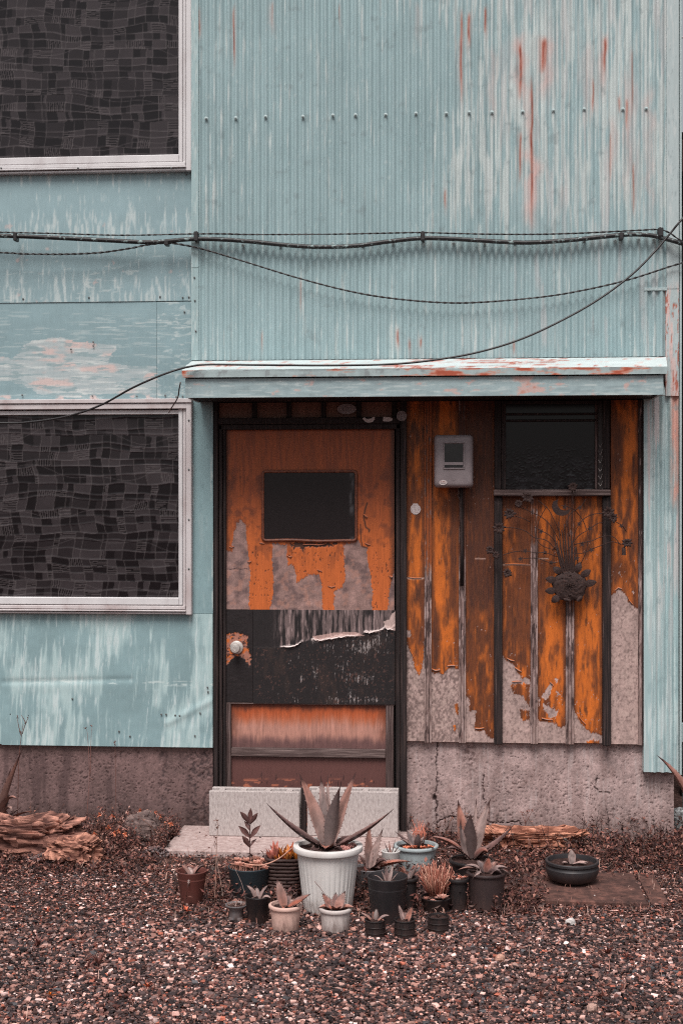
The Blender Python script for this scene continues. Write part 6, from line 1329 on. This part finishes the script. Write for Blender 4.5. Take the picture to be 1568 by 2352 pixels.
# leafy weed stems that fill the gaps among the pots and stand along the wall
def stems(name, pts, h, cols, label, seed, nl=9, ls=(.010, .026), spread=.35):
    r = np.random.default_rng(seed); b = MB(); lp = []; lc = []
    for p_ in pts:
        hh_ = r.uniform(*h); d = Vector((r.normal(0, spread), r.normal(0, spread), 1)); q0 = Vector((p_[0], p_[1], 0)); q2 = q0+d*hh_; q1 = (q0+q2)/2+Vector((r.normal(0, .01), r.normal(0, .01), .01)); cl = np.array(cols[r.integers(len(cols))], float)*r.uniform(.7, 1.1)
        sp_ = spline([q0, q1, q2], 3); b.tube(sp_, [.0014, .0013, .0012, .0010, .0009, .0008, .0005], 4, cap=False, col=L1(cl*.8))
        for k in range(nl):
            t = r.uniform(.15, 1); c0 = sp_[min(6, int(t*6))]; a = r.random()*6.28; l = r.uniform(*ls)*(1.15-.5*t); e = r.uniform(-.3, .9); dv = Vector((math.cos(a)*math.cos(e), math.sin(a)*math.cos(e), math.sin(e)))*l; sd_ = Vector((-math.sin(a), math.cos(a), r.uniform(-.4, .4))).normalized()*l*.24; mid = c0+dv*.5+Vector((0, 0, l*.08)); cc = L1(np.clip(cl*r.uniform(.75, 1.25), 0, 255))
            b.add([c0, mid+sd_, c0+dv, mid-sd_], [[0, 1, 2], [0, 2, 3]], [cc]*4)
    o = b.build(name, M['litter'], None); o['kind'] = 'stuff'; o['label'] = label; return o
WC = [(112, 72, 64), (88, 58, 54), (136, 92, 80), (74, 56, 54), (150, 104, 90), (96, 84, 80)]
stems('leafy_weeds', np.concatenate([region(46, [(470, 2092), (700, 2092), (700, 2010), (470, 2010)], 61), region(26, [(800, 2090), (880, 2090), (880, 2010), (800, 2010)], 62), region(40, [(1000, 2080), (1230, 2085), (1230, 1995), (1000, 1990)], 63), region(14, [(1130, 2098), (1210, 2098), (1210, 2060), (1130, 2060)], 64), region(14, [(395, 2085), (480, 2085), (480, 2030), (395, 2030)], 65)]), (.03, .10), WC, 'dull red leafy weeds filling the gaps between the pots', 66)
stems('wall_weeds', np.concatenate([region(75, [(1310, 1985), (1590, 2000), (1590, 1916), (1310, 1918)], 71), region(60, [(-30, 1945), (270, 1945), (270, 1915), (-30, 1915)], 72), region(50, [(210, 1968), (400, 1960), (405, 1917), (210, 1917)], 73), region(26, [(935, 1950), (1120, 1950), (1120, 1916), (935, 1916)], 74), region(22, [(1110, 1985), (1330, 1985), (1330, 1955), (1110, 1955)], 75)]), (.05, .15), WC, 'brown leafy weeds standing along the foot of the house', 76, 10, (.010, .024))
# tiny orange flowers/sprouts in the gravel
def tuft(vx, vy, label, col, s=1.0, n=14):
    q = G(vx, vy); o = empty('gravel_weed', (q.x, q.y, 0)); tag(o, label, 'weed'); b = MB()
    for k in range(n):
        a = random.random()*6.28; e = random.uniform(.3, 1.3); l = random.uniform(.012, .032)*s; d = Vector((math.cos(a)*math.cos(e), math.sin(a)*math.cos(e), math.sin(e)))*l
        leafmesh(b, (0, 0, .002), d, .006*s, a+1.57, (0, 0, .004*s), col, tuple(tri(col)*1.15), edge=col, teeth=False, n=4, tipc=col)
    b.build('leaf_tuft', M['leaf'], o, smooth=True)
for (x, y, lb, cl, s) in ((345, 680, 'bright orange weed flower in the gravel at lower left', (224, 130, 50), .9), (1300, 85, 'orange weed sprout in the gravel left of the pots', (224, 120, 84), .9), (330, 85, 'small orange sprout in the gravel under the layered rock', (220, 128, 100), .7), (1030, 620, 'rust-orange weed near the bottom of the gravel, left of centre', (190, 100, 64), .9), (690, 460, 'brown grassy weed tuft in the left gravel', (112, 76, 70), 1.6), (270, 320, 'faint reddish weed tuft at far left of the gravel', (120, 78, 72), 1.3), (560, 280, 'dry pale forked weed in the left gravel', (176, 136, 124), 1.1), (620, 480, 'reddish leaning weed beside the brown tuft', (132, 86, 78), 1.1)):
    tuft(x*.3295, 2066.5+y*.3295, lb, cl, s)
for (x, y, lb, cl, s) in ((990, 420, 'reddish upright weed in the right gravel', (132, 84, 74), 1.3), (1130, 455, 'low red weed right of the upright one', (140, 90, 80), 1.1), (160, 400, 'brown weed beside the tan round pebble', (150, 100, 84), 1.2), (310, 240, 'tan leaning weed below the brown pot', (168, 126, 112), 1.2), (960, 760, 'reddish weed in the lower right gravel', (134, 90, 80), 1.2), (480, 760, 'small brown weed at bottom centre right', (126, 88, 80), 1.1)):
    tuft(1097.8+x*.29985, 2066.5+y*.29985, lb, cl, s)

# gravel: real stones
CUB = np.array([(x_, y_, z_) for x_ in (-1, 1) for y_ in (-1, 1) for z_ in (-1, 1)], float)*.72
CUF = np.array([(0, 1, 3), (0, 3, 2), (4, 6, 7), (4, 7, 5), (0, 4, 5), (0, 5, 1), (2, 3, 7), (2, 7, 6), (0, 2, 6), (0, 6, 4), (1, 5, 7), (1, 7, 3)])
OCT = np.array([(1, 0, 0), (0, 1, 0), (-1, 0, 0), (0, -1, 0), (.3, .2, .8), (-.2, -.1, -.8)], float)
OCF = np.array([(0, 1, 4), (1, 2, 4), (2, 3, 4), (3, 0, 4), (1, 0, 5), (2, 1, 5), (3, 2, 5), (0, 3, 5)])
def gravel(name, n, vpoly_, size, label, seed, zlift=.0, near=False):
    BV, BF = (CUB, CUF) if near else (OCT, OCF); nv_ = len(BV)
    r = np.random.default_rng(seed); p_ = region(n, vpoly_, seed); n = len(p_)
    v = BV[None]*r.uniform(.6, 1.3, (n, nv_, 3))+(0 if near else r.normal(0, .16, (n, nv_, 3)))
    s = np.exp(r.normal(math.log(size), .42, n)); s = np.clip(s, size*.4, size*2.8)
    sc3 = np.stack([s*r.uniform(.75, 1.25, n), s*r.uniform(.6, 1.05, n), s*r.uniform(.32, .62, n)], 1)*.5
    v = v*sc3[:, None, :]
    tx = r.normal(0, .22, n); ct, st = np.cos(tx)[:, None], np.sin(tx)[:, None]; y = v[:, :, 1]*ct-v[:, :, 2]*st; z = v[:, :, 1]*st+v[:, :, 2]*ct; v[:, :, 1], v[:, :, 2] = y, z
    a = r.random(n)*6.283; ca, sa = np.cos(a)[:, None], np.sin(a)[:, None]; x = v[:, :, 0]*ca-v[:, :, 1]*sa; y = v[:, :, 0]*sa+v[:, :, 1]*ca; v[:, :, 0], v[:, :, 1] = x, y
    v[:, :, 0] += p_[:, 0, None]; v[:, :, 1] += p_[:, 1, None]; v[:, :, 2] += (sc3[:, 2]*r.uniform(.2, 1.1, n)+zlift+r.random(n)*.004)[:, None]
    pal = np.array([(56, 50, 52), (68, 60, 61), (88, 77, 77), (110, 97, 95), (92, 70, 66), (128, 102, 96), (158, 126, 116), (184, 150, 138), (206, 180, 170), (222, 208, 203), (176, 112, 92), (112, 74, 66), (92, 98, 102)], float)
    w = np.array([.17, .17, .13, .10, .08, .09, .08, .075, .055, .035, .03, .045, .03]); w /= w.sum()
    reg = fbm(p_[:, 0]*3.1+9, p_[:, 1]*3.1+9, 77, 3)
    c = pal[r.choice(len(pal), n, p=w)]*r.uniform(.78, 1.08, n)[:, None]
    c = c*(.80+.36*reg)[:, None]*np.array((1.03, .975, .97))
    lm = c.mean(1, keepdims=True); c = (lm+(c-lm)*.98)*(lm/128)**.14*.99*np.array((1.02, .975, .97))
    cols = np.repeat(c, nv_, 0)
    f = (BF[None]+np.arange(n)[:, None, None]*nv_).reshape(-1, 3)
    o = mk(name, v.reshape(-1, 3), f, M['stone'], cols=L1(np.clip(cols, 0, 255)), smooth=True, sharp=75); o['kind'] = 'stuff'; o['label'] = label
    return o
gravel('gravel', 64000, [(-60, 2400), (1630, 2400), (1630, 2110), (-60, 2110)], .0083, 'mixed grey, pink and white gravel covering the yard', 41, near=True)
gravel('gravel', 32000, [(-60, 2110), (1630, 2110), (1630, 1985), (-60, 1985)], .0084, 'gravel around the pots and before the rocks', 43)
gravel('gravel', 4000, [(-60, 1985), (1630, 1985), (1630, 1935), (-60, 1935)], .009, 'finer dark gravel near the house wall', 45)

gravel('gravel', 6000, [(-620, 2380), (-60, 2380), (-60, 1945), (-330, 1945)], .0125, 'gravel continuing to the left of the yard', 47)
gravel('gravel', 6000, [(1630, 2380), (2190, 2380), (1900, 1945), (1630, 1945)], .0125, 'gravel continuing to the right of the yard', 48)
gravel('gravel', 9000, [(-620, 2800), (2190, 2800), (2190, 2380), (-620, 2380)], .0125, 'gravel continuing towards the street', 49)

# ------------------------------------------------------------------ what shows beyond the right corner of the house
b = MB(); q = P(1562, 700, .9); b.tube([(q.x+.055, .95, -.02), (q.x+.055, .95, 1.4), (q.x+.055, .95, P(1562, 300, .9).z)], .05, 14); po = b.build('utility_post', M['darkwood'], None, smooth=True, sharp=40); tag(po, 'dark post standing beyond the right corner of the house', 'post')
b = MB(); q0 = P(1561, 325, .86); b.box(q0.x, q0.x+.09, .82, .89, q0.z-.16, q0.z, .006); b.build('post_bracket', M['greywood'], po)
shed = empty('neighbouring_shed', (2.6, 1.7, 0)); tag(shed, 'dark boarded shed beyond the right corner of the house', 'shed')
xs0 = P(1540, 1400, 1.6).x
for k in range(11):
    b = MB(); z0 = .0+k*.135; b.box(xs0-2.6, xs0+2.6-2.6+1.2, 1.6-1.7, 1.62-1.7, z0, z0+.131, .003); b.build('board', M['darkwood'], shed)
b = MB(); b.box(xs0-2.55, xs0+1.15, 1.63-1.7, 1.7, 0, 1.46, .01); b.build('shed_body', M['dark'], shed)
b = MB(); b.box(xs0-2.65, xs0+1.3, 1.5-1.7, 1.8, 1.486, 1.52, .004); b.build('roof', M['dark'], shed)
b = MB(); q = P(1557, 1660, .4); b.box(q.x, q.x+.3, .40, .42, q.z-.09, q.z, .004); b.lathe([(.012, 0), (.012, .03)], 10, c=(q.x+.03, .41, q.z-.05)); o = b.build('metal_sheet', M['rivet'], None); o.location.z = 0; tag(o, 'small grey metal sheet leaning beyond the house corner', 'metal sheet')
b = MB(); b.box(q.x+.02, q.x+.05, .405, .418, 0, q.z-.09, .002); b.build('leg', M['rivet'], o)
b = MB(); q = P(1562, 88, -.02); b.tube([(XR-.01, -.03, q.z), (XR+.12, -.03, q.z)], .004, 8); o = b.build('wall_pin', M['white'], house, smooth=True)
